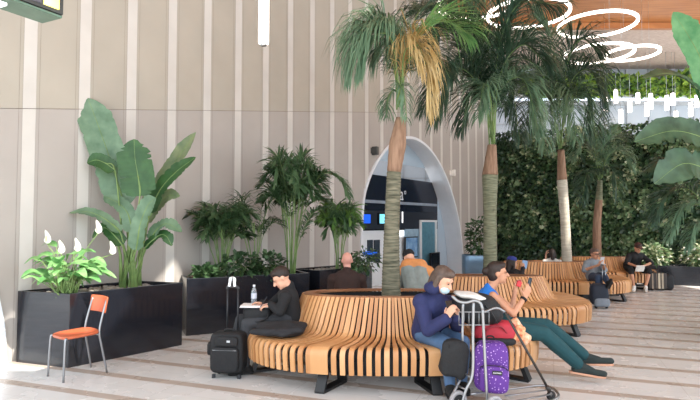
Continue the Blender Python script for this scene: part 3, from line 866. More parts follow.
# third palm
palm('pale sunlit palm trunk with a dark crown rising behind the man in the grey shirt', [(567, 256), (565, 220), (562, 180), (561, 150)], [.11, .10, .11, .07], (barkp, barkb), 2, (561, 145),
     [([(545, 80), (520, 60), (505, 110)], (-.2, -.4, -.5), 1.1, GD_, 1.0, 80, .045),
      ([(550, 95), (532, 95), (524, 140)], (-.3, -.6, -.8), 1.0, GD_, 1.1, 80, .045),
      ([(556, 70), (550, 35), (535, 15)], (.1, .3, .4), 1.1, G, .7, 80, .045),
      ([(566, 70), (580, 40), (598, 50)], (-.2, -.4, -.5), 1.1, GD_, .9, 80, .045),
      ([(570, 85), (590, 70), (602, 100)], (-.2, -.5, -.6), 1.1, GD_, 1.1, 80, .045),
      ([(572, 100), (588, 98), (596, 140)], (-.4, -.7, -.9), .9, GD_, 1.2, 70, .045),
      ([(566, 100), (572, 95), (576, 140)], (-.6, -.9, -1.0), .9, G, 1.2, 60, .045),
      ([(552, 110), (546, 112), (544, 150)], (-.5, -.8, -.9), .8, G, 1.2, 60, .045),
      ([(560, 80), (566, 60), (585, 75)], (.5, 1.0, 1.4), 1.0, GD_, 1.0, 70, .045),
      ([(555, 85), (540, 70), (530, 90)], (.5, 1.0, 1.4), 1.0, GD_, 1.0, 70, .045)], 12.2, seed=7)
# fourth palm
palm('slim young palm tree before the green wall, right of the pale trunk', [(597, 256), (597, 225), (599, 200), (600, 180)], [.11, .10, .09, .06], (barkb, barkg), 2, (600, 178),
     [([(594, 150), (584, 140), (572, 160)], (-.2, -.4, -.5), .7, G, .4, 60, .045),
      ([(602, 150), (608, 140), (616, 128)], (-.1, -.2, -.3), .6, G, .6, 50, .05),
      ([(606, 160), (618, 150), (632, 168)], (-.2, -.4, -.5), .7, G, 1.0, 50, .045),
      ([(596, 140), (594, 120), (588, 112)], (.2, .3, .4), .7, G, .7, 50, .045),
      ([(604, 170), (614, 172), (618, 200)], (-.3, -.6, -.7), .6, GD_, 1.1, 40, .045),
      ([(595, 172), (586, 176), (582, 205)], (-.3, -.6, -.7), .6, GD_, 1.1, 40, .045),
      ([(602, 150), (614, 138), (626, 142)], (.3, .6, .9), .7, GD_, .9, 50, .045)], 14.2, seed=9)

# ---- cane palms and bushes in the planters along the wall
def cane_palm(label, base, top_h, n_cane, spread, fl_, seed, m=(g_kent, g_kend), leafw=0.03, extra=(), dens=20, nf=3, droop=.35):
    rr = random.Random(seed); base = V(base)
    t = thing('cane_palm', base, label, 'plant'); mb = MB()
    for i in range(n_cane):
        a = 2 * PI * i / n_cane + rr.uniform(-.4, .4); d = V((math.cos(a), math.sin(a) * .6, 0)); h = top_h * rr.uniform(.35, .7)
        b = base + d * .06; tip = base + d * spread * .4 * rr.uniform(.3, 1) + V((0, 0, h))
        mb.tube(catmull([b, b.lerp(tip, .5) - d * .02, tip], 4), [.012, .007], 6)
        for j in range(nf):
            aa = a + rr.uniform(-1.2, 1.2); dd = V((math.cos(aa), math.sin(aa) * .6, 0))
            st = b.lerp(tip, rr.uniform(.75, 1.0)); rem = base.z + top_h * rr.uniform(.6, 1.0) - st.z
            if rem < .1: rem = rr.uniform(.1, .3)
            s = spread * rr.uniform(.4, .9)
            P_ = [st, st + dd * s * .22 + V((0, 0, rem * .6)), st + dd * s * .6 + V((0, 0, rem)), st + dd * s * rr.uniform(.9, 1.1) + V((0, 0, rem * rr.uniform(.55, .95)))]
            frond(t, P_, dens, fl_ * rr.uniform(.7, 1.1), m[0] if rr.random() < .55 else m[1], droop, leafw, r0=.005, seed=seed * 31 + i * 7 + j, start=.3)
    mb.build('canes', g_stem, t)
    for j, (pts, ln) in enumerate(extra): frond(t, pts, 50, ln, m[0], .8, leafw, r0=.007, seed=seed + j, start=.35)
    return t
b = at(222, 278, 8.65); b.z = .76
cane_palm('bushy dark palm behind the pull handle of the black suitcase', b, 1.15, 11, .62, .24, 21, leafw=.042, dens=20, nf=4)
b = at(255, 276, 8.8); b.z = .76
cane_palm('wispy low palm between the bushy palm and the tallest cane palm', b, 1.3, 5, .5, .34, 22, leafw=.024, droop=.8)
b = at(291, 274, 9.0); b.z = .76
cane_palm('tallest cane palm behind the man writing, one frond arching right', b, 2.0, 10, .62, .34, 23, leafw=.04,
          extra=[([b, at(300, 230, 9), at(318, 178, 8.9), at(338, 178, 8.8), at(350, 198, 8.7)], .36), ([b, at(300, 240, 9), at(312, 214, 8.8), at(328, 206, 8.7)], .25), ([b, at(288, 220, 9), at(278, 178, 9), at(268, 168, 9)], .35), ([b, at(290, 220, 9), at(292, 178, 9), at(292, 160, 9)], .3)], dens=30)
b = at(339, 268, 9.75); b.z = .76
cane_palm('small leafy palm left of the arch above the bald man', b, 1.22, 8, .42, .26, 24, m=(g_kent, leafm('fresh_leaf', '5d8a3e', '84a95a')), leafw=.045, dens=22, nf=4)

def leaf_cloud(mb, c, rad, n, size, rr, nm=2, flat=0.0):
    for _ in range(n):
        while True:
            p = V((rr.uniform(-1, 1), rr.uniform(-1, 1), rr.uniform(-1, 1)))
            if .25 < p.length < 1: break
        q = c + V((p.x * rad[0], p.y * rad[1], p.z * rad[2]))
        d = (V((p.x, p.y, p.z * .6 + .1)) + V((rr.uniform(-.6, .6), rr.uniform(-.6, .6), rr.uniform(-.5, .5)))).normalized()
        s = size * rr.uniform(.6, 1.3); u = d.cross(V((rr.uniform(-1, 1), rr.uniform(-1, 1), 1))).normalized()
        ti = q + d * s - V((0, 0, s * .25)); md = q + d * s * .5
        mb.add([q, md + u * s * .26, ti, md - u * s * .26], [(0, 1, 2, 3)], rr.randrange(nm), True)
def bush(label, base, rad, n, size, seed, mats, name='shrub', lift=0.0):
    rr = random.Random(seed); base = V(base); t = thing(name, base, label, 'shrub')
    mb = MB(); c = base + V((0, 0, rad[2] + lift)); leaf_cloud(mb, c, rad, n, size, rr, len(mats)); mb.build('foliage', mats, t)
    mb = MB()
    for i in range(6):
        a = rr.uniform(0, 6.3); mb.tube([base + V((0, 0, -.02)), c + V((math.cos(a) * rad[0] * .5, math.sin(a) * rad[1] * .5, rr.uniform(-.2, .3) * rad[2]))], [.012, .005], 5)
    mb.build('stems', g_stem, t)
    return t
kk = [g_kent, g_kend]
for (px, Y, rad, lb) in ((240, 8.55, (.28, .2, .2), 'low dark bush at the foot of the bushy palm'), (268, 8.7, (.26, .18, .2), 'low dark bush left of the tallest cane palm'), (205, 8.35, (.18, .14, .1), 'small creeping bush at the left end of the long planter')):
    b = at(px, 275, Y); b.z = .77; bush(lb, b, rad, 260, .12, int(px), kk)
for (px, Y, rad, lb) in ((352, 9.6, (.2, .15, .15), 'small dark bush behind the bald head'), (366, 9.9, (.26, .16, .2), 'dark bush between the bald man and the palm trunk')):
    b = at(px, 272, Y); b.z = .77; bush(lb, b, rad, 220, .09, int(px), kk)
b = V((ps.x + .05, ps.y, .66)); bush('dense dark bush standing in the blue grey steel planter', b, (.36, .3, .55), 520, .14, 77, kk)
rr = random.Random(5)
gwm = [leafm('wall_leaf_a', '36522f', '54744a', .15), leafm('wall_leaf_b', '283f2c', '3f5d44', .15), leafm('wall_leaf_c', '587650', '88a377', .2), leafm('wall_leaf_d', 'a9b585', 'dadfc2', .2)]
whf = mat('white_flower', 'ecebe0', .6)
for i, (u, lb) in enumerate(((.13, 'flowering shrub in the low planter nearest the striped suitcase'), (.42, 'flowering shrub in the low planter at the right edge of the picture'))):
    b = D1.lerp(D2, u) + dw * .5; b.z = .44
    s = bush(lb, b, (.42, .26, .3), 400, .15, 90 + i, [gwm[0], gwm[2], gwm[3]])
    mb = MB()
    for _ in range(14):
        q = b + V((rr.uniform(-.45, .45), rr.uniform(-.32, .1), rr.uniform(.2, .62))); mb.ell(q, (.03, .03, .025), None, 0, 6, 4)
    mb.build('blossoms', whf, s)

# ---- foreground paddle plant at the right
pb = E1 + V((.4, .3, .74)); t = thing('paddle_leaf_plant', pb, 'paddle leaf plant reaching in from the right edge with broad drooping leaves', 'plant')
gl_ = leafm('paddle_leaf_bright', '478650', '77ad74', .35); gd2 = leafm('paddle_leaf_deep', '314a37', '4d6b50', .2)  # a bright green and a darker, duller green
for pts, Y, wd, m, nr, tear, fo in ([[(716, 110), (702, 62), (688, 35), (673, 12)], 7.2, .36, gl_, (-.4, -1, .2), .1, .2],
                            [[(722, 130), (700, 92), (672, 74), (642, 78)], 7.1, .40, gd2, (-.1, -.55, 1), .4, .1],
                            [[(722, 150), (704, 138), (672, 131), (634, 142)], 7.0, .42, gd2, (-.1, -1, .5), .5, .15],
                            [[(726, 170), (706, 168), (682, 164), (654, 184)], 6.9, .46, gd2, (0, -1, .5), .5, .1],
                            [[(722, 95), (712, 60), (704, 40), (696, 30)], 7.5, .3, gl_, (-.3, -1, .2), .2, .2]):
    paddle_leaf(t, pb + V((RND.uniform(-.1, .1), RND.uniform(-.1, .1), 0)), [at(x, y, Y) for x, y in pts], wd, m, nr, tear, fold=fo)
mb = MB()
for i in range(5):
    a = pb + V((RND.uniform(-.1, .1), RND.uniform(-.1, .1), -.03)); mb.tube([a, a + V((RND.uniform(-.06, .06), 0, .5)), a + V((RND.uniform(-.1, .1), 0, 1.0))], [.04, .03, .015], 7)
mb.build('stem_clump', g_stem, t)
pb2 = E1 + V((.75, .45, .74)); t = thing('feather_palm', pb2, 'feathery palm with drooping fronds at the right edge below the paddle leaves', 'plant')
for i, (pts, ln, m) in enumerate(([[(712, 215), (690, 190), (668, 195), (652, 222)], .5, GD_], [[(716, 225), (700, 205), (682, 210), (668, 240)], .45, G], [[(716, 200), (700, 175), (672, 160), (645, 172)], .5, GD_], [[(720, 230), (708, 222), (695, 228), (688, 250)], .35, G])):
    frond(t, [pb2] + [at(x, y, 7.7 + .05 * i) for x, y in pts], 50, ln, m, 1.0, .03, seed=300 + i, start=.35)

# ================================================================== GREEN WALL (countless leaves)
rr = random.Random(42); mb = MB()
from mathutils import noise
for i in range(27000):
    s = rr.uniform(.15, GL); z = rr.uniform(0.05, gtop(s)) ; 
    cl = noise.noise(V((s * .9, z * .9, 1.3))); cl2 = noise.noise(V((s * 2.6, z * 2.6, 7.7)))
    w_ = .05 + .22 * max(0, .5 + cl) + rr.uniform(0, .14)
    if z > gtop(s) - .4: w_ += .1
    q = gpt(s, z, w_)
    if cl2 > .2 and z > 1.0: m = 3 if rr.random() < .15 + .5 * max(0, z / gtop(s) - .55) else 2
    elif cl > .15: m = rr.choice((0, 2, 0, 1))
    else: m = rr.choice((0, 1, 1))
    d = (GN * .7 + GD * rr.uniform(-1, 1) + V((0, 0, rr.uniform(-1.3, .25)))).normalized(); sz = rr.uniform(.08, .19) * (1.15 if m > 1 else 1)
    u = d.cross(GN + V((rr.uniform(-.4, .4), 0, rr.uniform(-.3, .3)))).normalized()
    md = q + d * sz * .5 + GN * .03
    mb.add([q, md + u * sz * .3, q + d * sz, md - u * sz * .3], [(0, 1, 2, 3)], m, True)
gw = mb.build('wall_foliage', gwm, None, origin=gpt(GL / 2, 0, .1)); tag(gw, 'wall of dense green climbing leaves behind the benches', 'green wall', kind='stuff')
# upper ledge greenery
mb = MB(); up_m = [leafm('ledge_leaf_a', '7fae40', 'bcd75c', .4), leafm('ledge_leaf_b', '5d8b40', '8fb055', .35), leafm('ledge_leaf_c', '2f4d2d', '4e6f42', .2)]  # leaf greens lightened to stand in for sun on the ledge
for i in range(5200):
    x = rr.uniform(7.5, 19); h = .5 + .55 * (.5 + noise.noise(V((x * .8, 0, 0)))) ; z = 7.14 + rr.uniform(-.1, h); y = YB - .75 + rr.uniform(-.35, .3)
    if z < 7.17: y = YB - 1.05
    d = V((rr.uniform(-1, 1), rr.uniform(-1, .2), rr.uniform(-.6, 1))).normalized(); sz = rr.uniform(.15, .36)
    u = d.cross(V((rr.uniform(-1, 1), 1, rr.uniform(-1, 1)))).normalized(); q = V((x, y, z)); md = q + d * sz * .5
    mb.add([q, md + u * sz * .28, q + d * sz, md - u * sz * .28], [(0, 1, 2, 3)], 2 if rr.random() < .25 + .3 * (x > 15) else rr.randrange(2), True)
lg = mb.build('ledge_foliage', up_m, None, origin=V((13, YB - .6, 7.14))); tag(lg, 'bright yellow green plants spilling along the high ledge under the ceiling', 'plants', kind='stuff')
# ================================================================== PEOPLE
skin_l = mat('skin_light', 'd9a58a', 0.55, 0, 0.05, 6); skin_m = mat('skin_tan', 'c28c6e', 0.55, 0, 0.05, 6); skin_p = mat('skin_pink', 'd79c8b', 0.5, 0, 0.05, 6)
hair_d = mat('hair_dark', '2a1d17', 0.6, 0, 0.3, 40); hair_b = mat('hair_brown', '4a3226', 0.6, 0, 0.3, 40); hair_g = mat('hair_greyish', '54443b', 0.6, 0, 0.3, 40)
eyem = mat('eye_dark', '1c1512', 0.3)
lipm = mat('lip', 'a85f55', 0.5)

def hand_shapes(mb, w_, d, nrm, side, curl=0.6, s=1.0, fr=0.0085, thumb=0.5):
    """palm, four unequal bent fingers, thumb from the side of the palm. d: finger direction, nrm: palm faces this way"""
    d = V(d).normalized(); nrm = (V(nrm) - d * V(nrm).dot(d)).normalized(); b = d.cross(nrm) * side
    pl_ = 0.085 * s; kn = []
    for i, off in enumerate((.030, .010, -.010, -.029)):
        k = w_ + d * (pl_ * (1, 1.04, 1.0, .92)[i]) + b * off * s
        mb.cap(w_ + b * off * .55 * s, k, .015 * s, .0125 * s, 0, 8); kn.append(k)
    for i, k in enumerate(kn):
        L = (.072, .08, .074, .058)[i] * s; p = k; a = curl * (.5 + .12 * i)
        for j, f in enumerate((.45, .32, .23)):
            q = p + (d * math.cos(a) + nrm * math.sin(a)) * L * f; mb.cap(p, q, fr * s * (1.08 - .1 * j), fr * s * (1 - .1 * j), 0, 7); p = q; a += curl * .7
    p0 = w_ + d * .022 * s + b * .026 * s; dd = (d * .6 + b * .75 + nrm * .35 * thumb).normalized()
    p1 = p0 + dd * .04 * s; p2 = p1 + (dd * .5 + d * .6 + nrm * .5 * thumb).normalized() * .03 * s
    p3 = p2 + (d * .8 + nrm * .5 * thumb - b * .2).normalized() * .024 * s
    mb.cap(p0, p1, .014 * s, .0105 * s, 0, 7); mb.cap(p1, p2, .0105 * s, .0095 * s, 0, 7); mb.cap(p2, p3, .0095 * s, .0075 * s, 0, 7)

class Fig:
    """a seated figure: joints in world coordinates, one continuous body, clothes that follow it"""
    def __init__(s, label, skin, f, head, neck, chest, pelvis, sh, el, wr, hip, kn, an, toe, hands, scale=1.0, voxel=.009, up=None, build=1.0, name='person', hcurl=(.7, .7)):
        s.__dict__.update(locals()); s.k = scale
        s.f = V(f).normalized(); u = V(up) if up else V((0, 0, 1))
        s.r = s.f.cross(u).normalized(); s.u = s.r.cross(s.f).normalized()
        s.rot = Matrix((s.r, s.f, s.u)).transposed()
        b = V(pelvis); s.t = thing(name, (b.x, b.y, 0), label, 'person')
        s.body()
    def H(s, x, y, z): return V(s.head) + (s.r * x + s.f * y + s.u * z) * s.k
    def torso(s, mb, g=0.0, bare=False):
        k = s.k * s.build
        pe, ch, nk = V(s.pelvis), V(s.chest), V(s.neck); shL, shR = V(s.sh[0]), V(s.sh[1])
        ax = (shR - shL); ax.normalize()
        hx = (V(s.hip[1]) - V(s.hip[0])).normalized()
        mid = pe.lerp(ch, .5)
        for sg in (-1, 1):
            mb.cap(pe + hx * .055 * k * sg, mid + (hx + ax).normalized() * .05 * k * sg, .115 * k + g, .108 * k + g, 0, 14)
            mb.cap(mid + (hx + ax).normalized() * .05 * k * sg, ch + ax * .065 * k * sg, .108 * k + g, .105 * k + g, 0, 14)
        if not bare: mb.cap(shL, shR, .058 * k + g, .058 * k + g, 0, 12)
        mb.cap(ch.lerp(nk, .35), nk, .085 * k + g, .056 * k + g * .7, 0, 12)
    def arm(s, mb, i, g=0.0, part=1.0):
        k = s.k; a, b, c = V(s.sh[i]), V(s.el[i]), V(s.wr[i])
        if part <= .5:
            e = a.lerp(b, part * 2); mb.cap(a, e, .052 * k + g, .046 * k + g * 1.2, 0, 12); return
        mb.cap(a, b, .050 * k + g, .040 * k + g, 0, 12); e = b.lerp(c, (part - .5) * 2); mb.cap(b, e, .040 * k + g, .029 * k + g, 0, 12)
    def leg(s, mb, i, g=0.0, part=1.0):
        k = s.k; a, b, c = V(s.hip[i]), V(s.kn[i]), V(s.an[i])
        mb.cap(a, b, .082 * k + g, .056 * k + g, 0, 14)
        e = b.lerp(c, part)
        mb.cap(b, b.lerp(e, .4), .055 * k + g, .054 * k + g, 0, 12); mb.cap(b.lerp(e, .4), e, .054 * k + g, .038 * k + g, 0, 12)
    def body(s):
        mb = MB(); k = s.k
        s.torso(mb, -.012)
        for i in (0, 1):
            s.arm(mb, i, -.004)
            s.leg(mb, i, -.008)
            a, tt = V(s.an[i]), V(s.toe[i]); mb.cap(a + V((0, 0, -.02)), tt, .032 * k, .024 * k, 0, 10)
            d, nrm = s.hands[i]; hand_shapes(mb, V(s.wr[i]), d, nrm, -1 if i == 0 else 1, s.hcurl[i], k)
        mb.cap(V(s.neck) - s.u * .02, s.H(0, -.015, -.06), .052 * k, .050 * k, 0, 12)
        mb.ell(s.H(0, -.012, .025), (.074 * k, .094 * k, .092 * k), s.rot)
        mb.ell(s.H(0, .026, -.045), (.056 * k, .062 * k, .072 * k), s.rot)
        mb.ell(s.H(0, .06, -.095), (.028 * k, .024 * k, .02 * k), s.rot)
        mb.cap(s.H(0, .086, .008), s.H(0, .108, -.03), .010 * k, .015 * k, 0, 8)
        for sg in (-1, 1):
            mb.ell(s.H(sg * .076, -.012, -.01), (.010 * k, .02 * k, .032 * k), s.rot, 0, 8, 6)
            mb.ell(s.H(sg * .03, .075, .03), (.028 * k, .012 * k, .009 * k), s.rot, 0, 8, 6)
        s.bodyo = fuse('body', mb, s.skin, s.t, s.voxel, 2)
        for sg in (-1, 1):
            eb = MB(); eb.ell(s.H(sg * .03, .083, .008), (.013 * k, .007 * k, .007 * k), s.rot, 0, 8, 6); eb.build('eye', eyem, s.t)
        mo = MB(); mo.ell(s.H(0, .084, -.068), (.022 * k, .008 * k, .007 * k), s.rot, 0, 8, 6); mo.build('mouth', lipm, s.t)
    def wear(s, name, m, fn, voxel=None, smooth=3):
        mb = MB(); fn(mb); return fuse(name, mb, m, s.t, voxel or s.voxel, smooth)
    def top(s, name, m, g=.012, sleeve=1.0, bulky=False, collar=False):
        def fn(mb):
            s.torso(mb, g, sleeve == 0)
            if sleeve > 0:
                for i in (0, 1): s.arm(mb, i, g, sleeve)
        return s.wear(name, m, fn)
    def trousers(s, name, m, g=.010, part=.96):
        def fn(mb):
            pe = V(s.pelvis); hx = (V(s.hip[1]) - V(s.hip[0])).normalized()
            for sg in (-1, 1): mb.cap(pe + hx * .05 * s.k * sg + V((0, 0, -.02)), pe + hx * .05 * s.k * sg + V((0, 0, .05)), .118 * s.k * s.build + g * .6, .112 * s.k * s.build + g * .6, 0, 14)
            for i in (0, 1): s.leg(mb, i, g, part); mb.cap(V(s.hip[i]), pe, .09 * s.k + g, .1 * s.k + g, 0, 12)
        return s.wear(name, m, fn)
    def shoes(s, m, sole):
        for i in (0, 1):
            a, tt = V(s.an[i]), V(s.toe[i]); k = s.k
            d = (tt - a); d2 = d.normalized(); dn = V((0, 0, -1)); dn = (dn - d2 * dn.dot(d2)); 
            if dn.length < .1: dn = s.f.copy()
            dn.normalize(); heel = a - d2 * .035 * k + dn * .045 * k
            mb = MB(); mb.cap(heel, tt, .043 * k, .034 * k, 0, 12); mb.cap(a + dn * -.005, a.lerp(tt, .5) + dn * .01, .046 * k, .04 * k, 0, 12)
            o = fuse('shoe', mb, m, s.t, s.voxel, 2)
            sb = MB(); sd = d2.cross(dn).normalized(); rings = []
            for (u, w_) in ((-.2, .022), (-.1, .036), (.1, .038), (.45, .036), (.75, .044), (.98, .034), (1.1, .016)):
                c_ = heel.lerp(tt, u) + dn * .038 * k
                rings.append([c_ + sd * w_ * k * x + dn * y * k for x, y in ((-1, -.012), (1, -.012), (1, .010), (-1, .010))])
            sb.loft(rings, 0, True, False); sb.build('sole', sole, o, .006)
    def hair(s, m, style='short', tail=None):
        mb = MB(); k = s.k
        mb.ell(s.H(0, -.028, .042), (.083 * k, .095 * k, .090 * k), s.rot)
        mb.ell(s.H(0, .03, .085), (.068 * k, .055 * k, .042 * k), s.rot)
        if style in ('long', 'bun', 'bob'):
            mb.ell(s.H(0, -.05, -.01), (.078 * k, .066 * k, .09 * k), s.rot)
        if style in ('long', 'bob'):
            for sg in (-1, 1): mb.cap(s.H(sg * .066, -.02, .03), s.H(sg * .078, -.01, -.10 if style == 'bob' else -.16), .03 * k, .026 * k)
            mb.cap(s.H(0, -.075, 0), s.H(0, -.08, -.13 if style == 'bob' else -.22), .06 * k, .05 * k)
        if style == 'bun': mb.ell(s.H(0, -.125, .02), (.045 * k, .045 * k, .045 * k), s.rot)
        if style == 'tail': mb.cap(s.H(0, -.11, .05), s.H(0, -.15, -.03), .035 * k, .03 * k)
        return fuse('hair', mb, m, s.t, s.voxel, 3)
    def cap_hat(s, m, brim=True):
        mb = MB(); k = s.k; mb.ell(s.H(0, -.012, .06), (.086 * k, .104 * k, .08 * k), s.rot)
        if brim: mb.ell(s.H(0, .11, .06), (.065 * k, .06 * k, .010 * k), s.rot)
        return fuse('cap', mb, m, s.t, s.voxel, 1)

def px3(*a): return at(*a)
def foot(an, d, l=.17): 
    d = V(d).normalized(); return V(an) + d * l + V((0, 0, -.05))
cl = lambda n, c, v=.12: mat(n, c, 0.85, 0, v, 14, bump=0.25)
navy_j = cl('navy_puffer', '252b55'); jeans = cl('blue_jeans', '4a6688'); black_c = cl('black_cloth', '17181b'); dgrey = cl('charcoal_cloth', '34363a')
blue_t = cl('bright_blue_cloth', '1d6fc4'); teal = cl('teal_trousers', '134248'); brown_j = cl('dark_brown_cloth', '33211c'); grey_j = cl('grey_jacket', '7f8783')
orange_j = cl('orange_cloth', 'c98650'); white_c = cl('white_cloth', 'd9d6d0'); polo = cl('grey_shirt', '7d858c'); djean = cl('dark_jeans', '2a3a52')
shoe_d = cl('dark_shoe', '26302f'); sole_w = mat('pale_sole', 'cfc0b2', .7); sole_t = mat('tan_sole', 'c9977c', .7); sole_k = mat('dark_sole', '1b1b1b', .7); shoe_k = cl('black_shoe', '161616')

# --- woman with face mask
hd = px3(443, 280, 5.28)
W1 = Fig('person in a navy puffer jacket and face mask looking down at a phone', skin_l, (.62, -.55, -.45), hd, px3(436, 293, 5.38), px3(434, 305, 5.44), px3(430, 331, 5.60),
         (px3(449, 303, 5.58), px3(421, 302, 5.34)), (px3(457, 326, 5.42), px3(428, 330, 5.22)), (px3(454, 318, 5.18), px3(446, 319, 5.08)),
         (px3(439, 333, 5.6), px3(424, 334, 5.52)), (px3(463, 342, 5.27), px3(447, 344, 5.15)), (px3(462, 384, 5.20), px3(450, 387, 5.08)),
         (px3(467, 391, 5.06), px3(453, 395, 4.93)), (((.1, -.3, .8), (-.2, -.9, 0)), ((.35, -.3, .8), (.8, .3, .3))), 1.05, .008, up=(.2, -.15, 1))
W1.top('puffer_jacket', navy_j, .026); W1.trousers('jeans', jeans, .010); W1.shoes(shoe_k, sole_k)
mb = MB(); 
mb.cap(W1.H(-.05, -.03, -.10), W1.H(.05, -.03, -.10), .07, .07); mb.ell(W1.H(0, -.07, -.13), (.10, .07, .06), W1.rot)
fuse('collar', mb, navy_j, W1.t, .009, 2)
W1.hair(hair_g, 'bob')
mb = MB(); mb.ell(W1.H(0, .058, -.065), (.06, .048, .045), W1.rot); fuse('face_mask', mb, mat('mask_blue', 'b9d2dc', .7), W1.t, .008, 2)
hp = (V(W1.wr[0]) + V(W1.wr[1])) / 2 + V((.0, -.02, .10))
t = thing('mobile_phone', hp, 'dark phone held up by the person in the navy puffer jacket', 'phone'); rt = Matrix.Rotation(.5, 3, 'Z') @ Matrix.Rotation(-.5, 3, 'X')
mb = MB(); mb.box(hp, (.075, .009, .15), rt); mb.build('phone_body', mat('phone_black', '101114', .25), t, .003)
mb = MB(); mb.box(hp + rt @ V((0, .005, 0)), (.066, .002, .138), rt); mb.build('screen_face', mat('screen_grey', '5a6b7a', .2), t)

# --- woman in blue top with legs stretched out
hd = px3(498, 273, 5.72)
W2 = Fig('person in a blue sleeveless top and teal trousers stretching both legs out', skin_m, (.97, -.18, .02), hd, px3(489, 288, 5.74), px3(488, 297, 5.76), px3(499, 325, 5.74),
         (px3(491, 293, 5.90), px3(493, 296, 5.60)), (px3(512, 309, 5.88), px3(513, 314, 5.50)), (px3(515, 291, 5.86), px3(525, 297, 5.55)),
         (px3(502, 326, 5.84), px3(503, 329, 5.66)), (px3(546, 326, 5.86), px3(543, 333, 5.66)), (px3(586, 357, 5.80), px3(580, 366, 5.64)),
         (px3(611, 361, 5.72), px3(604, 374, 5.58)), (((.25, .1, .95), (.6, -.6, 0)), ((.35, -.1, .9), (0, .9, .3))), .98, .0085, up=(-.1, 0, 1))
W2.top('tank_top', blue_t, .004, 0); W2.trousers('teal_trousers', teal, .028, .92); W2.shoes(shoe_d, sole_t); W2.hair(hair_d, 'bun')
a, b = V(W2.wr[1]), V(W2.el[1]); mb = MB(); p = a.lerp(b, .12); dd = (b - a).normalized(); mb.tube([p - dd * .012, p + dd * .012], .036, 12); mb.build('wrist_watch', black_c, W2.t)
mb = MB(); pts = []
for i in range(9):
    u = i / 8; pts.append(V(W2.neck) + V((.02, -.06, .0)) + V((.10 * math.sin(u * PI), .12 * u, -.16 * math.sin(u * PI))))
mb.tube(pts, .006, 5); mb.build('lanyard', mat('lanyard_red', 'a83238', .6), W2.t)
hp = px3(529, 285, 5.60)
t = thing('mobile_phone', hp, 'dark phone held up by the person in the blue sleeveless top', 'phone'); rt = Matrix.Rotation(.25, 3, 'Y')
mb = MB(); mb.box(hp, (.012, .078, .155), rt); mb.build('phone_body', MATS['phone_black'], t, .003)
mb = MB(); mb.box(hp + rt @ V((-.007, 0, 0)), (.002, .068, .14), rt); mb.build('screen_face', MATS['screen_grey'], t)
hp = px3(519, 284, 5.84); t = thing('red_case', hp, 'small red case in the raised hand of the person in the blue top', 'case')
mb = MB(); mb.box(hp, (.05, .03, .06), Matrix.Rotation(.4, 3, 'Y')); mb.build('case_body', mat('red_plastic', 'd9363f', .4), t, .008)
mb = MB(); mb.box(hp + V((0, 0, .034)), (.05, .03, .012), None); mb.build('case_lid', mat('red_plastic_dark', 'a8262e', .4), t, .003)

# --- man in black writing
hd = px3(281, 278, 6.12)
M1 = Fig('person in a black shirt at the left end of the bench writing in a booklet', skin_l, (-.86, -.25, -.62), hd, px3(289, 286, 6.16), px3(288, 296, 6.20), px3(291, 317, 6.22),
         (px3(285, 297, 6.02), px3(284, 294, 6.38)), (px3(280, 312, 5.90), px3(268, 307, 6.35)), (px3(271, 305, 5.98), px3(262, 303, 6.18)),
         (px3(287, 319, 6.12), px3(288, 317, 6.32)), (px3(247, 324, 6.0), px3(241, 320, 6.30)), (px3(245, 366, 5.96), px3(232, 362, 6.24)),
         (px3(229, 371, 5.92), px3(216, 366, 6.22)), (((-.9, .1, -.15), (0, .2, -1)), ((-.7, -.5, .1), (-.2, -.3, -.9))), 1.0, .0085, up=(-.3, 0, 1))
M1.top('black_shirt', black_c, .014); M1.trousers('dark_trousers', dgrey, .014); M1.shoes(shoe_k, sole_k); M1.hair(hair_d, 'short')

# --- bald man seen from behind
hd = px3(347, 260.5, 7.66)
M2 = Fig('bald person in a dark brown jacket seen from behind, left of the palm trunk', skin_p, (-.25, 1, -.1), hd, px3(347, 271, 7.62), px3(347, 279, 7.62), px3(347, 304, 7.58),
         (px3(333, 279, 7.62), px3(361, 279, 7.64)), (px3(330, 300, 7.72), px3(365, 300, 7.75)), (px3(340, 303, 7.95), px3(356, 303, 7.95)),
         (px3(342, 305, 7.65), px3(353, 305, 7.65)), (px3(341, 303, 8.05), px3(354, 303, 8.05)), (px3(341, 328, 8.1), px3(354, 328, 8.1)),
         (px3(341, 328, 8.26), px3(354, 328, 8.26)), (((.4, .9, -.1), (0, 0, -1)), ((-.4, .9, -.1), (0, 0, -1))), 1.0, .010)
M2.top('brown_jacket', brown_j, .022); M2.trousers('dark_trousers', black_c); M2.shoes(shoe_k, sole_k)
# --- bent man with cap
hd = px3(409, 258.5, 7.92)
M3 = Fig('person in a grey jacket with orange shoulders and a black cap bending forward', skin_l, (-.2, .9, -.55), hd, px3(411, 264, 7.78), px3(414, 271, 7.68), px3(420, 300, 7.5),
         (px3(404, 271, 7.72), px3(428, 272, 7.66)), (px3(401, 284, 7.88), px3(433, 285, 7.8)), (px3(408, 290, 8.02), px3(424, 290, 8.02)),
         (px3(415, 302, 7.6), px3(426, 302, 7.6)), (px3(410, 303, 8.0), px3(426, 303, 8.0)), (px3(410, 327, 8.05), px3(426, 327, 8.05)),
         (px3(410, 327, 8.2), px3(426, 327, 8.2)), (((.4, .9, -.1), (0, 0, -1)), ((-.4, .9, -.1), (0, 0, -1))), 1.0, .010)
M3.top('grey_jacket', grey_j, .03, .5); M3.trousers('dark_trousers', djean); M3.shoes(shoe_k, sole_k); M3.cap_hat(black_c)
def yoke(mb):
    shL, shR = V(M3.sh[0]), V(M3.sh[1]); mb.cap(shL, shR, .094, .094, 0, 14); mb.cap(V(M3.chest).lerp(V(M3.neck), .5), V(M3.neck), .10, .075, 0, 12)
    ax = (shR - shL).normalized(); c_ = V(M3.chest) + V((0, 0, .075)); mb.cap(c_ - ax * .09, c_ + ax * .09, .102, .102, 0, 14)
M3.wear('orange_yoke', orange_j, yoke)
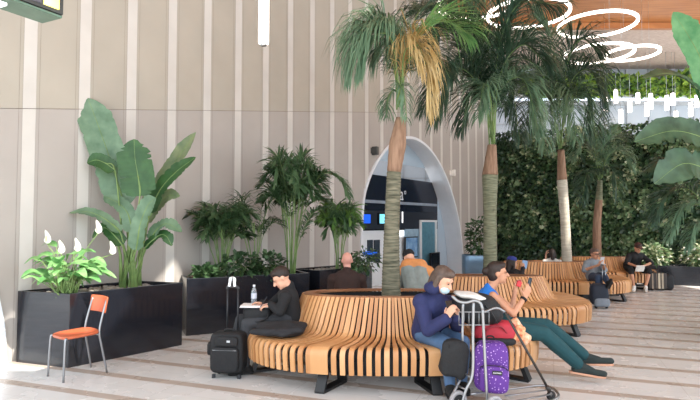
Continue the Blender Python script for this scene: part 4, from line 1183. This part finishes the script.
def wsl(mb):
    for i in (0, 1): mb.cap(V(M3.sh[i]).lerp(V(M3.el[i]), .35), V(M3.el[i]), .062, .056); mb.cap(V(M3.el[i]), V(M3.wr[i]), .056, .04)
M3.wear('white_sleeves', white_c, wsl)

# --- woman behind bench two
hd = px3(512.5, 263, 9.9)
def seated(label, skin, px, py, Y, fdir, k=.95, voxel=.011, lean=.0, **kw):
    """upright seated pose from the head position and the way the person faces"""
    f = V((fdir[0], fdir[1], 0)).normalized(); r = f.cross(V((0, 0, 1))); h = px3(px, py, Y); z0 = .54
    hd_ = h; nk = h - V((0, 0, .13 * k)) - f * (.03 + lean * .1); ch = nk - V((0, 0, .09 * k)) - f * (.02 + lean * .15)
    pe = V((ch.x, ch.y, z0)) - f * lean
    sh = [ch - r * .17 * k + V((0, 0, .02)), ch + r * .17 * k + V((0, 0, .02))]
    hip = [pe - r * .085 + f * .05, pe + r * .085 + f * .05]
    kn = [pe - r * .11 + f * .44 * k, pe + r * .11 + f * .44 * k]
    an = [V((x.x, x.y, .09)) + f * .05 for x in kn]
    an = [V((x.x + f.x * .04, x.y + f.y * .04, .09)) for x in kn]
    J = dict(el=[sh[0] - V((0, 0, .26)) + f * .08 - r * .04, sh[1] - V((0, 0, .26)) + f * .08 + r * .04])
    J['wr'] = [J['el'][0] + f * .2 + r * .08 + V((0, 0, .05)), J['el'][1] + f * .2 - r * .08 + V((0, 0, .05))]
    J['kn'] = kn; J['an'] = an; J['toe'] = [foot(x, f) for x in an]
    J['hands'] = ((f + V((0, 0, .1)), (0, 0, -1)), (f + V((0, 0, .1)), (0, 0, -1)))
    ff = kw.pop('face', (f.x, f.y, -.15))
    for q in list(kw):
        if q in J: J[q] = kw.pop(q)
    return Fig(label, skin, ff, hd_, nk, ch, pe, sh, J['el'], J['wr'], hip, J['kn'], J['an'], J['toe'], J['hands'], k, voxel, **kw)
h = px3(512.5, 263, 9.95)
W3 = seated('person in a black top and deep blue headwear beyond the second bench', skin_m, 512.5, 263, 9.95, (.5, .85), wr=[px3(519, 272, 10.1), px3(523, 268, 10.0)], el=[px3(511, 279, 10.2), px3(521, 278, 9.95)], face=(.9, .3, -.1),
            hands=(((.3, 0, 1), (.5, .5, 0)), ((.2, 0, 1), (-.2, .8, 0))))
W3.top('black_top', black_c); W3.trousers('dark_trousers', djean); W3.shoes(shoe_k, sole_k); W3.hair(hair_d, 'long')
mb = MB(); mb.ell(W3.H(0, -.02, .075), (.085, .098, .062), W3.rot); fuse('head_scarf', mb, cl('deep_blue', '27357f'), W3.t, .011, 2)
t = thing('mobile_phone', px3(524.5, 264.5, 10.0), 'pale blue phone beside the person in deep blue headwear', 'phone'); hp = px3(524.5, 264.5, 10.0)
mb = MB(); mb.box(hp, (.10, .012, .15), Matrix.Rotation(.2, 3, 'Y')); mb.build('phone_body', mat('phone_blue', '7da3cf', .3), t, .004)
# --- person holding head behind bench three
P4 = seated('person in a white shirt with a hand against dark hair behind the third bench', skin_l, 552, 254, 12.75, (.35, .95), wr=[px3(546, 255, 12.8), px3(563, 272, 13.0)], el=[px3(546, 266, 12.9), px3(566, 271, 12.7)],
            hands=(((.2, 0, 1), (1, 0, 0)), ((-.5, .6, 0), (0, 0, -1))), face=(.2, .9, -.3))
P4.top('white_shirt', white_c, .014, .5); P4.trousers('dark_trousers', djean); P4.shoes(shoe_k, sole_k); P4.hair(hair_d, 'bob')
# --- man in grey shirt, legs crossed
b5 = px3(592, 270, 10.95)
M5 = seated('person in a grey short-sleeved shirt and glasses sitting with crossed legs', skin_m, 594.5, 254, 11.17, (.35, -.93), lean=-.02, face=(.35, -.95, -.1),
            el=[px3(604.5, 270, 11.00), px3(584.5, 270, 11.05)], wr=[px3(603, 263.5, 10.80), px3(599, 265, 10.75)],
            kn=[px3(604, 275.5, 10.70), px3(598, 277.5, 10.65)], an=[px3(608, 283, 10.40), px3(600, 297, 10.55)],
            toe=[px3(611, 280, 10.31), px3(602, 302, 10.40)], hands=(((-.3, -.3, .9), (-.8, 0, 0)), ((.3, -.2, .9), (.8, 0, 0))))
M5.top('grey_shirt', polo, .016, .5); M5.trousers('blue_jeans', djean, .012); M5.shoes(shoe_k, sole_k); M5.hair(hair_g)
mb = MB()
for sg in (-1, 1):
    c_ = M5.H(sg * .034, .098, .012); mb.tube([c_ + (M5.r * math.cos(a) * .026 + M5.u * math.sin(a) * .02) for a in [2 * PI * i / 12 for i in range(13)]], .004, 5); mb.tube([M5.H(sg * .062, .092, .014), M5.H(sg * .082, -.01, .01)], .004, 5)
mb.tube([M5.H(-.012, .1, .014), M5.H(.012, .1, .014)], .004, 5); mb.build('glasses', black_c, M5.t)
hp = px3(602, 260.5, 10.73); t = thing('mobile_phone', hp, 'small phone held up by the person in the grey shirt', 'phone'); mb = MB(); mb.box(hp, (.08, .012, .15), Matrix.Rotation(.4, 3, 'X')); mb.build('phone_body', mat('phone_white', 'c9c9cc', .3), t, .004)
# --- man in black with a cap at the far end
M6 = seated('person in a black shirt and cap leaning forward at the far end of the benches', skin_m, 638, 248, 13.15, (.1, -1), lean=.22, face=(.05, -.9, -.45), k=1.0,
            el=[px3(651, 263, 13.05), px3(627, 263, 13.05)], wr=[px3(643.5, 266, 12.8), px3(635.5, 266, 12.8)],
            kn=[px3(649, 271.5, 12.85), px3(631, 271.5, 12.85)], an=[px3(645.5, 287, 12.85), px3(634, 287, 12.85)], toe=[px3(646, 290, 12.68), px3(633, 290, 12.68)],
            hands=(((-.6, -.5, .1), (0, 0, -1)), ((.6, -.5, .1), (0, 0, -1))))
M6.top('black_shirt', black_c, .016, .5); M6.trousers('black_shorts', black_c, .02, .02); M6.shoes(white_c, sole_w); M6.hair(hair_d); M6.cap_hat(cl('cap_brown', '4a2c26'))
hp = px3(640, 268.5, 12.72); t = thing('paper_sheet', hp, 'white paper held between the knees of the person in the cap', 'paper'); mb = MB(); mb.box(hp, (.2, .02, .16), Matrix.Rotation(.5, 3, 'X')); mb.build('sheet', white_c, t, .003)
# ================================================================== OBJECTS
chrome = mat('chrome', '96989b', 0.28, 0.85, 0.04); nylon = mat('black_nylon', '16171a', 0.75, 0, 0.25, 40, bump=.3); rubber = mat('rubber', '1a1a1b', .7)
plast = mat('dark_plastic', '24262a', .4); greyp = mat('grey_plastic', '8c8f92', .5)
# ---- orange chair with chrome legs
cc = V((-2.98, 5.93, 0)); d = V((-.62, -.78, 0)).normalized(); s = V((-d.y, d.x, 0))       # d: the way it faces
t = thing('cafe_chair', cc, 'orange cafe chair with shiny steel legs in front of the black planter', 'chair')
orng = mat('orange_seat', 'c4633e', .4, 0, .06, 4)
def cp(a, b, z): return cc + d * a + s * b + V((0, 0, z))
mb = MB(); rings = []
def ov(z, k): return [cp(.205 * k * sgnpow(math.cos(2 * PI * i / 28), .55), .20 * k * sgnpow(math.sin(2 * PI * i / 28), .55), z + .012 * (math.cos(2 * PI * i / 28)) * -1) for i in range(28)]
mb.loft([ov(.435, .9), ov(.440, .98), ov(.452, 1.0), ov(.463, .98), ov(.466, .9), ov(.458, .4)], 0, True, True); mb.build('seat', orng, t)
for b in (-.165, .165):
    mb = MB(); mb.tube(catmull([cp(.17, b * 1.0, .435), cp(.19, b * 1.05, .40), cp(.205, b * 1.12, 0.0)], 6), .0115, 10); mb.build('leg', chrome, t)
for b in (-.165, .165):
    mb = MB(); mb.tube(catmull([cp(-.26, b * 1.1, 0.0), cp(-.20, b * 1.03, .30), cp(-.175, b, .45), cp(-.20, b * .98, .60), cp(-.255, b * .95, .80)], 6), .0115, 10); mb.build('leg', chrome, t)
mb = MB(); rows = []
for i in range(9):
    b = -.18 + .36 * i / 8; bow = -.03 * (1 - (b / .18) ** 2)
    rows.append([cp(-.222 + bow + dx, b, z) for dx, z in ((.0, .66), (.006, .655), (-.025, .825), (-.034, .83), (-.040, .825), (-.012, .655))])
mb.loft(rows, 0, True, True); mb.build('backrest', orng, t, .004)
mb = MB(); mb.tube([cp(.17, -.165, .425), cp(.17, .165, .425)], .01, 8); mb.tube([cp(-.17, -.165, .43), cp(-.17, .165, .43)], .01, 8); mb.tube([cp(.17, -.1, .425), cp(-.17, -.1, .43)], .01, 8); mb.tube([cp(.17, .1, .425), cp(-.17, .1, .43)], .01, 8); mb.build('seat_frame', chrome, t)

# ---- soft bags helper
def pillow_box(mb, c, size, rot=None, m=0, p=.35, n=10, bulge=.0):
    """rounded box (superellipsoid)"""
    c = V(c); k = 12; rings = []
    for i in range(1, k):
        a = PI * i / k - PI / 2; ring = []
        for j in range(24):
            b = 2 * PI * j / 24
            q = V((size[0] / 2 * sgnpow(math.cos(a), p) * sgnpow(math.cos(b), p), size[1] / 2 * sgnpow(math.cos(a), p) * sgnpow(math.sin(b), p), size[2] / 2 * sgnpow(math.sin(a), p)))
            ring.append(c + (rot @ q if rot is not None else q))
        rings.append(ring)
    mb.loft(rings, m, True, True)
def lumpy(mb, amp, sc_=9, seed=0):
    for i, p in enumerate(mb.v):
        mb.v[i] = p + V((noise.noise(p * sc_ + V((seed, 0, 0))), noise.noise(p * sc_ + V((0, seed + 5, 0))), noise.noise(p * sc_ + V((0, 9, seed))))) * amp
def wheel(mb, c, r, w, ax=V((1, 0, 0))):
    _, a, b = basis(ax)
    mb.loft([[c + ax * x + (a * math.cos(2 * PI * j / 18) + b * math.sin(2 * PI * j / 18)) * rr_ for j in range(18)] for x, rr_ in ((-w / 2, r * .85), (-w / 2 * .7, r), (w / 2 * .7, r), (w / 2, r * .85))], 0, True, True)

# ---- black soft suitcase at left
c0 = fl(226, 380); c0.y += .14; rz = Matrix.Rotation(-.12, 3, 'Z')
t = thing('soft_suitcase', c0, 'black soft suitcase with raised pull handle standing before the writing person', 'suitcase')
def L(x, y, z): return c0 + rz @ V((x, y, 0)) + V((0, 0, z))
mb = MB(); pillow_box(mb, L(0, 0, .265), (.37, .24, .43), rz, 0, .3); mb.build('shell', nylon, t)
mb = MB(); pillow_box(mb, L(0, -.125, .21), (.30, .07, .26), rz, 0, .35); o = mb.build('front_pocket', nylon, t)
mb = MB(); mb.tube([L(-.13, -.155, .31), L(.13, -.155, .31)], .004, 5); mb.build('zip', greyp, o)
mb = MB(); pillow_box(mb, L(.02, -.135, .40), (.24, .05, .10), rz, 0, .4); o = mb.build('top_pocket', nylon, t)
mb = MB(); mb.box(L(.045, -.162, .405), (.035, .004, .022), rz); mb.build('badge', mat('badge_white', 'b8bcc0', .4), o)
mb = MB(); pillow_box(mb, L(-.20, -.02, .30), (.05, .12, .14), rz, 0, .5); mb.build('side_pouch', nylon, t)
for x in (-.06, .06):
    mb = MB(); mb.tube([L(x, .1, .45), L(x, .1, .93)], .009, 8); mb.build('handle_tube', plast, t)
mb = MB(); mb.tube(catmull([L(-.065, .1, .92), L(-.05, .1, .945), L(.05, .1, .945), L(.065, .1, .92)], 5), .016, 8); mb.build('pull_handle', plast, t)
mb = MB(); mb.tube(catmull([L(-.06, 0, .47), L(-.04, 0, .50), L(.04, 0, .50), L(.06, 0, .47)], 5), .012, 6); mb.build('carry_handle', nylon, t)
for x in (-.14, .14):
    mb = MB(); wheel(mb, L(x, .08, .035), .035, .03); mb.build('wheel', rubber, t)
    mb = MB(); mb.box(L(x, -.08, .02), (.035, .03, .045), rz); mb.build('stand_foot', plast, t, .005)
for x, tilt in ((-.028, .18), (.022, -.1)):
    mb = MB(); mb.box(L(x, .085, 1.00), (.028, .006, .10), rz @ Matrix.Rotation(tilt, 3, 'Y')); mb.build('luggage_tag', mat('tag_white', 'e8eef2', .5), t)
mb = MB(); mb.tube(catmull([L(-.03, .09, .95), L(-.04, .09, 1.03), L(.0, .088, 1.055), L(.035, .09, 1.03), L(.02, .09, .95)], 5), .005, 5); mb.build('tag_loop', white_c, t)

# ---- jacket lying on the bench, bag with booklet and bottle
jk = mat('black_jacket', '1d1e22', .8, 0, .3, 10, bump=.4)
jc = at(281, 328, 5.72); jc.z = .445
t = thing('folded_jacket', jc, 'black jacket lying on the left end of the nearest bench', 'jacket')
mb = MB(); mb.ell(jc + V((0, .05, .075)), (.27, .20, .07), None, 0, 22, 12); mb.ell(jc + V((.12, .08, .11)), (.17, .14, .055), None, 0, 18, 10); mb.ell(jc + V((-.16, .12, .09)), (.14, .14, .07), None, 0, 18, 10)
lumpy(mb, .035, 7); fuse('jacket_body', mb, jk, t, .012, 2)
mb = MB(); mb.cap(jc + V((.2, -.05, .09)), jc + V((-.12, -.12, .075)), .052, .045); mb.cap(jc + V((-.12, -.12, .075)), jc + V((-.29, -.02, .07)), .045, .04); lumpy(mb, .02, 9, 3); fuse('jacket_sleeve', mb, jk, t, .011, 2)
bc = at(258, 313, 6.12)
t = thing('lap_bag', bc + V((0, 0, -.09)), 'dark bag on the lap of the writing person, carrying the booklet', 'bag')
mb = MB(); pillow_box(mb, bc + V((0, 0, -.005)), (.32, .26, .155), None, 0, .4); lumpy(mb, .012, 8, 4); mb.build('bag_body', nylon, t)
mb = MB(); mb.tube(catmull([bc + V((.12, -.1, .05)), bc + V((.13, -.16, -.02)), bc + V((.02, -.16, -.07)), bc + V((-.12, -.13, -.05))], 5), .010, 6); mb.build('bag_strap', nylon, t)
zt_ = bc.z + .075
kc = V((bc.x - .01, bc.y - .02, zt_ + .012))
t = thing('open_booklet', kc, 'white open booklet with pinkish pages under the writing hand', 'booklet')
for sg in (-1, 1):
    rt = Matrix.Rotation(-.04 * sg, 3, 'Y'); mb = MB(); mb.box(kc + V((.085 * sg, 0, .004)), (.165, .21, .012), rt); mb.build('page_block', mat('paper_white', 'ece6e4', .7, 0, .02, 3) if sg < 0 else mat('paper_pink', 'e3b9b6', .7, 0, 0, 6, col2='efe4e2'), t, .002)
mb = MB(); mb.box(kc + V((0, 0, -.006)), (.345, .22, .005)); mb.build('cover', mat('cover_white', 'dcd9dc', .5), t)
pc = V(M1.wr[0]) + V((-.085, -.0, .03)); t = thing('ballpoint_pen', pc, 'dark pen in the hand of the writing person', 'pen')
mb = MB(); mb.tube([pc + V((-.03, 0, -.05)), pc + V((.04, .0, .06))], .005, 6); mb.build('barrel', plast, t); mb = MB(); mb.tube([pc + V((-.037, 0, -.06)), pc + V((-.03, 0, -.05))], [.001, .004], 6); mb.build('pen_tip', chrome, t)
wb = at(254, 299.5, 6.22); wb.z = zt_ + .0
t = thing('water_bottle', wb, 'clear plastic water bottle standing beyond the open booklet', 'bottle')
pet = mat('clear_plastic', 'd5e0ea', .08, 0, .02, 3, glass=.75)
mb = MB(); mb.lathe([(.028, 0), (.032, .01), (.032, .06), (.030, .065), (.032, .07), (.032, .14), (.028, .165), (.014, .195), (.012, .21)], wb, 16); mb.build('bottle_body', pet, t)
mb = MB(); mb.lathe([(.0325, .075), (.0325, .135)], wb, 16, cap=False); mb.build('bottle_label', mat('label_pale', 'c9cfdd', .5), t)
mb = MB(); mb.lathe([(.015, .208), (.015, .23)], wb, 12); mb.build('bottle_cap', mat('cap_white', 'e6eaf0', .5), t)

# ---- bags on the right part of the nearest bench
def bench_z(): return .450
rc = at(494, 333, 5.42); rc.z = .45
reds = mat('red_fabric', 'b02b3a', .7, 0, .12, 10, bump=.2)
t = thing('red_duffel', rc, 'red duffel bag lying on the bench under the black and white backpack', 'bag')
mb = MB(); pillow_box(mb, rc + V((0, 0, .135)), (.42, .26, .19), None, 0, .55); lumpy(mb, .012, 8, 2); mb.build('red_body', reds, t)
mb = MB(); pillow_box(mb, rc + V((.0, -.01, .045)), (.40, .27, .09), None, 0, .5); mb.build('black_base', nylon, t)
mb = MB(); mb.tube(catmull([rc + V((-.12, -.12, .10)), rc + V((-.1, -.15, .18)), rc + V((.02, -.15, .2)), rc + V((.1, -.12, .12))], 6), .009, 6); mb.build('carry_strap', mat('strap_dark_red', '8a2430', .7), t)
kb = at(476, 312, 5.40); kb.z = rc.z + .215
t = thing('daypack', kb, 'black backpack with a white top lying above the red duffel', 'backpack')
rk = Matrix.Rotation(.15, 3, 'Y')
mb = MB(); mb.ell(kb + V((0, 0, .13)), (.265, .17, .165), rk, 0, 22, 14); mb.ell(kb + V((.1, 0, .09)), (.17, .16, .11), rk, 0, 18, 10); lumpy(mb, .015, 7, 6); fuse('pack_body', mb, nylon, t, .011, 2)
mb = MB(); mb.ell(kb + V((-.05, -.04, .262)), (.19, .11, .036), Matrix.Rotation(.16, 3, 'Y'), 0, 20, 10); lumpy(mb, .02, 8, 8); fuse('white_top', mb, white_c, t, .011, 2)
mb = MB(); mb.tube(catmull([kb + V((.05, -.16, .2)), kb + V((.12, -.19, .1)), kb + V((.17, -.15, .02))], 6), .014, 6, flat=.4); mb.build('shoulder_strap', nylon, t)
sc0 = at(514, 333, 5.42); sc0.z = .45
t = thing('patterned_scarf', sc0, 'bundled scarf in orange and cream pattern beside the seated hip', 'scarf')
pat = mat('scarf_pattern', 'd6743e', .8, 0, 0, 26, col2='e9d3b4')
mb = MB(); mb.ell(sc0 + V((0, 0, .12)), (.085, .10, .13), Matrix.Rotation(.25, 3, 'Y'), 0, 18, 12); mb.ell(sc0 + V((.05, -.02, .06)), (.10, .10, .07), None, 0, 16, 10); lumpy(mb, .03, 12, 3); fuse('scarf_folds', mb, pat, t, .010, 2)
mb = MB(); pillow_box(mb, sc0 + V((.02, -.09, .12)), (.10, .05, .16), Matrix.Rotation(.4, 3, 'Y'), 0, .5); lumpy(mb, .012, 14, 9); mb.build('loose_end', mat('scarf_cream', 'e2b98a', .8, 0, 0, 30, col2='c4552f'), t)
# bag on the lap of the masked woman
hb = at(452, 350, 4.98); hb.z = .42
t = thing('shoulder_bag', hb + V((0, 0, -.12)), 'black shoulder bag hanging at the knees of the person in the puffer jacket', 'bag')
mb = MB(); pillow_box(mb, hb + V((.02, -.02, .0)), (.25, .13, .34), Matrix.Rotation(.1, 3, 'Y'), 0, .5); lumpy(mb, .03, 7, 5); mb.build('bag_body', nylon, t)
mb = MB(); mb.tube(catmull([hb + V((-.04, -.09, .12)), V(W1.wr[1]).lerp(hb, .5) + V((-.02, -.05, .0)), hb + V((.13, -.07, .12))], 6), .008, 6); mb.build('bag_strap', nylon, t)

# ---- luggage trolley
TY = 4.78
def T(px, py, dy=0.0): return at(px, py, TY + dy)
tb = T(470, 400); t = thing('luggage_trolley', (T(500, 395).x, 5.0, 0), 'steel luggage trolley standing before the bench with the purple backpack on it', 'trolley')
def part(name, m, *tubes):
    mb = MB()
    for pts, r in tubes: mb.tube(catmull(pts, 6) if len(pts) > 2 else pts, r, 9)
    return mb.build(name, m, t)
part('push_handle', chrome, ([T(452, 296), T(458, 301), T(466, 302.5), T(474, 300.5), T(480, 303), T(482.5, 309)], .013))
part('upright', chrome, ([T(482.5, 309), T(483.5, 330), T(485.5, 370), T(487.5, 408)], .013))
part('upright', chrome, ([T(473.5, 302), T(473, 335), T(472.5, 374), T(466, 390), T(461, 408)], .013))
part('upright', chrome, ([T(463, 303, .25), T(462.5, 330, .25), T(462, 372, .2), T(452, 396, .1)], .012))
part('cross_bar', chrome, ([T(462, 372, .2), T(472.5, 378)], .009), ([T(458, 386, .1), T(467, 390)], .009))
# wire basket under the handle
bx = []
for (py_) in (312, 325):
    bx.append(([T(459, py_, .2), T(459, py_), T(489, py_), T(489, py_, .25), T(459, py_, .25)], .0045))
mb = MB()
for pts, r in bx:
    for a_, b_ in zip(pts, pts[1:]): mb.tube([a_, b_], r, 6)
for x in range(459, 490, 5): mb.tube([T(x, 312), T(x, 325)], .003, 5); mb.tube([T(x, 325), T(x, 325, .25)], .003, 5)
mb.build('wire_basket', chrome, t)
# wheels and platform
tyre = mat('tyre_grey', '9c9a9c', .6)
wz = .085
WPOS = [V((T(457, 392).x, 4.86, wz)), V((T(457, 392).x + .30, 4.72, wz))]
for i, wc in enumerate((V((.955, 4.84, wz)), V((1.24, 4.70, wz)))):
    axx = V((.62, -.66, 0)).normalized(); axx = V((.35, -.93, 0)).normalized()
    mb = MB(); _, a_, b_ = basis(axx); 
    mb.loft([[wc + axx * x + (a_ * math.cos(2 * PI * j / 24) + b_ * math.sin(2 * PI * j / 24)) * q for j in range(24)] for x, q in ((-.018, .055), (-.018, .08), (-.012, .085), (.012, .085), (.018, .08), (.018, .055), (-.018, .055))], 0, False, True)
    w_ = mb.build('wheel', tyre, t)
    mb = MB(); wheel(mb, wc, .055, .02, axx); mb.build('hub', rubber, w_)
    mb = MB(); mb.tube([wc - axx * .025, wc + axx * .025], .012, 8); mb.build('axle_cap', chrome, w_)
def pz(px, py, z=.12): return fl(px, py, z)
pf = [pz(500, 402), pz(519, 388.5), pz(545, 385), pz(558, 394), pz(556, 400), pz(540, 412)]
mb = MB()
rail_a = [V((1.08, 4.9, .12)), pz(517, 388), pz(543, 385.5), pz(556, 391), pz(557, 398), pz(540, 404), V((1.30, 4.62, .12))]
mb.tube(catmull(rail_a, 6), .012, 8); mb.build('platform_rail', chrome, t)
for i, (x0, y0, x1, y1) in enumerate(((505, 396, 549, 389.5), (498, 404, 552, 394), (506, 409, 556, 399.5))):
    mb = MB(); mb.tube([pz(x0, y0), pz(x1, y1)], .012, 6, flat=.5); mb.build('platform_bar', chrome, t)
fw_ = pz(551, 395, .05)
mb = MB(); wheel(mb, V((fw_.x, fw_.y, .045)), .045, .03, V((.35, -.93, 0)).normalized()); mb.build('caster', rubber, t)
mb = MB(); mb.tube([V((fw_.x, fw_.y, .045)), pz(551, 393)], .01, 6); mb.build('caster_fork', chrome, t)
mb = MB(); a_ = at(505, 312, 4.95); b_ = pz(549.5, 391, .13); mb.tube([a_, b_], .012, 8); mb.tube([b_ + (a_ - b_) * .0, b_ + (a_ - b_) * .06], .02, 8); mb.build('diagonal_strut', mat('strut_dark', '3d3834', .45, .3), t)
mb = MB(); mb.tube(catmull([a_, at(496, 308, 4.9), T(484, 312)], 5), .011, 8); mb.build('strut_bracket', chrome, t)
# ---- purple backpack on the trolley
bp_ = pz(492, 404, .13) + V((0, .06, 0)); bp_ = V((1.27, 4.93, .135))
t = thing('purple_backpack', bp_, 'purple speckled backpack standing upright on the luggage trolley', 'backpack')
pm = bpy.data.materials.new('purple_speckle'); pm.use_nodes = True; n_ = pm.node_tree
pb_ = n_.nodes['Principled BSDF']; pb_.inputs['Roughness'].default_value = .8
vo = n_.nodes.new('ShaderNodeTexVoronoi'); vo.inputs['Scale'].default_value = 42; tcn = n_.nodes.new('ShaderNodeTexCoord'); n_.links.new(tcn.outputs['Object'], vo.inputs['Vector'])
rp = n_.nodes.new('ShaderNodeValToRGB'); rp.color_ramp.elements[0].position = .16; rp.color_ramp.elements[0].color = (*srgb('c9a6dd'), 1); rp.color_ramp.elements[1].position = .26; rp.color_ramp.elements[1].color = (*srgb('5a2f86'), 1)
n_.links.new(vo.outputs['Distance'], rp.inputs[0]); n_.links.new(rp.outputs[0], pb_.inputs['Base Color'])
rb = Matrix.Rotation(-.18, 3, 'Z') @ Matrix.Rotation(.04, 3, 'Y')
def Q(x, y, z): return bp_ + rb @ V((x, y, 0)) + V((0, 0, z))
mb = MB(); pillow_box(mb, Q(0, .02, .225), (.31, .20, .45), rb, 0, .5); lumpy(mb, .008, 8, 1); mb.build('main_body', pm, t)
mb = MB(); pillow_box(mb, Q(.02, -.085, .14), (.26, .10, .25), rb, 0, .5); fp_ = mb.build('front_pocket', pm, t)
mb = MB(); mb.tube(catmull([Q(-.10, -.12, .24), Q(-.05, -.135, .262), Q(.08, -.135, .262), Q(.14, -.12, .23)], 5), .004, 5); mb.build('pocket_zip', nylon, fp_)
mb = MB(); mb.tube(catmull([Q(-.15, -.03, .1), Q(-.145, -.03, .36), Q(-.09, -.03, .43), Q(.08, -.03, .43), Q(.145, -.03, .36), Q(.15, -.03, .1)], 6), .005, 5); mb.build('main_zip', nylon, t)
mb = MB(); mb.tube(catmull([Q(-.03, .08, .44), Q(-.02, .08, .475), Q(.03, .08, .475), Q(.04, .08, .44)], 5), .008, 6); mb.build('grab_loop', nylon, t)
for x in (-.09, .09):
    mb = MB(); mb.tube(catmull([Q(x, .11, .42), Q(x * 1.15, .16, .3), Q(x * 1.3, .13, .08)], 6), .018, 8, flat=.4); mb.build('shoulder_strap', nylon, t)
rl = rb @ Matrix.Rotation(PI / 2, 3, 'X')
mb = MB(); mb.box(Q(.045, -.139, .205), (.085, .006, .034), rb); pt = mb.build('label_patch', mat('patch_black', '15131a', .6), t)
text_mb('EASTPAK', Q(.045, -.143, .205), rl, .017, .0008).build('label_lettering', mat('letter_white', 'efeef2', .5), pt)

# ---- far luggage
sc1 = V((4.83, 10.50, 0)); 
t = thing('trolley_backpack', sc1, 'dark blue wheeled bag with grey base at the feet of the person in grey', 'bag')
mb = MB(); pillow_box(mb, sc1 + V((-.02, 0, .27)), (.33, .22, .42), None, 0, .5); mb.build('bag_body', mat('dark_navy', '1c2433', .7, 0, .2, 10), t)
mb = MB(); pillow_box(mb, sc1 + V((.0, -.06, .12)), (.30, .16, .17), None, 0, .5); mb.build('grey_base', mat('grey_bag', '77808a', .7), t)
for x in (-.1, .1): mb = MB(); wheel(mb, sc1 + V((x, -.05, .035)), .035, .03); mb.build('wheel', rubber, t)
for x in (.09, .15):
    mb = MB(); mb.tube([sc1 + V((x, .08, .4)), sc1 + V((x, .08, .83))], .008, 6); mb.build('handle_tube', chrome, t)
mb = MB(); mb.tube([sc1 + V((.08, .08, .83)), sc1 + V((.16, .08, .83))], .013, 6); mb.build('pull_handle', greyp, t)
sc2 = V((fl(658.5, 291).x, fl(658.5, 291).y + .12, 0))
t = thing('striped_suitcase', sc2, 'dark suitcase with pale vertical stripes beside the person in the cap', 'suitcase')
mb = MB(); pillow_box(mb, sc2 + V((0, 0, .235)), (.46, .22, .40), None, 0, .18); mb.build('shell', mat('brown_black', '2d2622', .6), t)
for x, w_, cname in ((-.13, .035, '8a7b6a'), (.03, .05, 'b5a992'), (.11, .05, '9a8f7c'), (-.03, .02, '6d6156')):
    mb = MB(); mb.box(sc2 + V((x, -.112, .235)), (w_, .008, .37)); mb.build('stripe_band', mat('stripe' + cname, cname, .6), t)
mb = MB(); mb.tube(catmull([sc2 + V((-.06, 0, .43)), sc2 + V((-.04, 0, .465)), sc2 + V((.04, 0, .465)), sc2 + V((.06, 0, .43))], 5), .012, 6); mb.build('carry_handle', plast, t)
for x in (-.17, .17): mb = MB(); wheel(mb, sc2 + V((x, 0, .03)), .03, .03); mb.build('wheel', rubber, t)
sc3 = sc2 + V((.36, .10, 0))
t = thing('black_bag', sc3, 'soft black bag leaning behind the striped suitcase', 'bag')
mb = MB(); pillow_box(mb, sc3 + V((0, 0, .19)), (.22, .2, .38), None, 0, .55); lumpy(mb, .015, 7, 4); mb.build('bag_body', nylon, t)
mb = MB(); mb.tube(catmull([sc3 + V((-.05, 0, .36)), sc3 + V((-.03, 0, .41)), sc3 + V((.03, 0, .41)), sc3 + V((.05, 0, .36))], 5), .01, 6); mb.build('carry_handle', nylon, t)
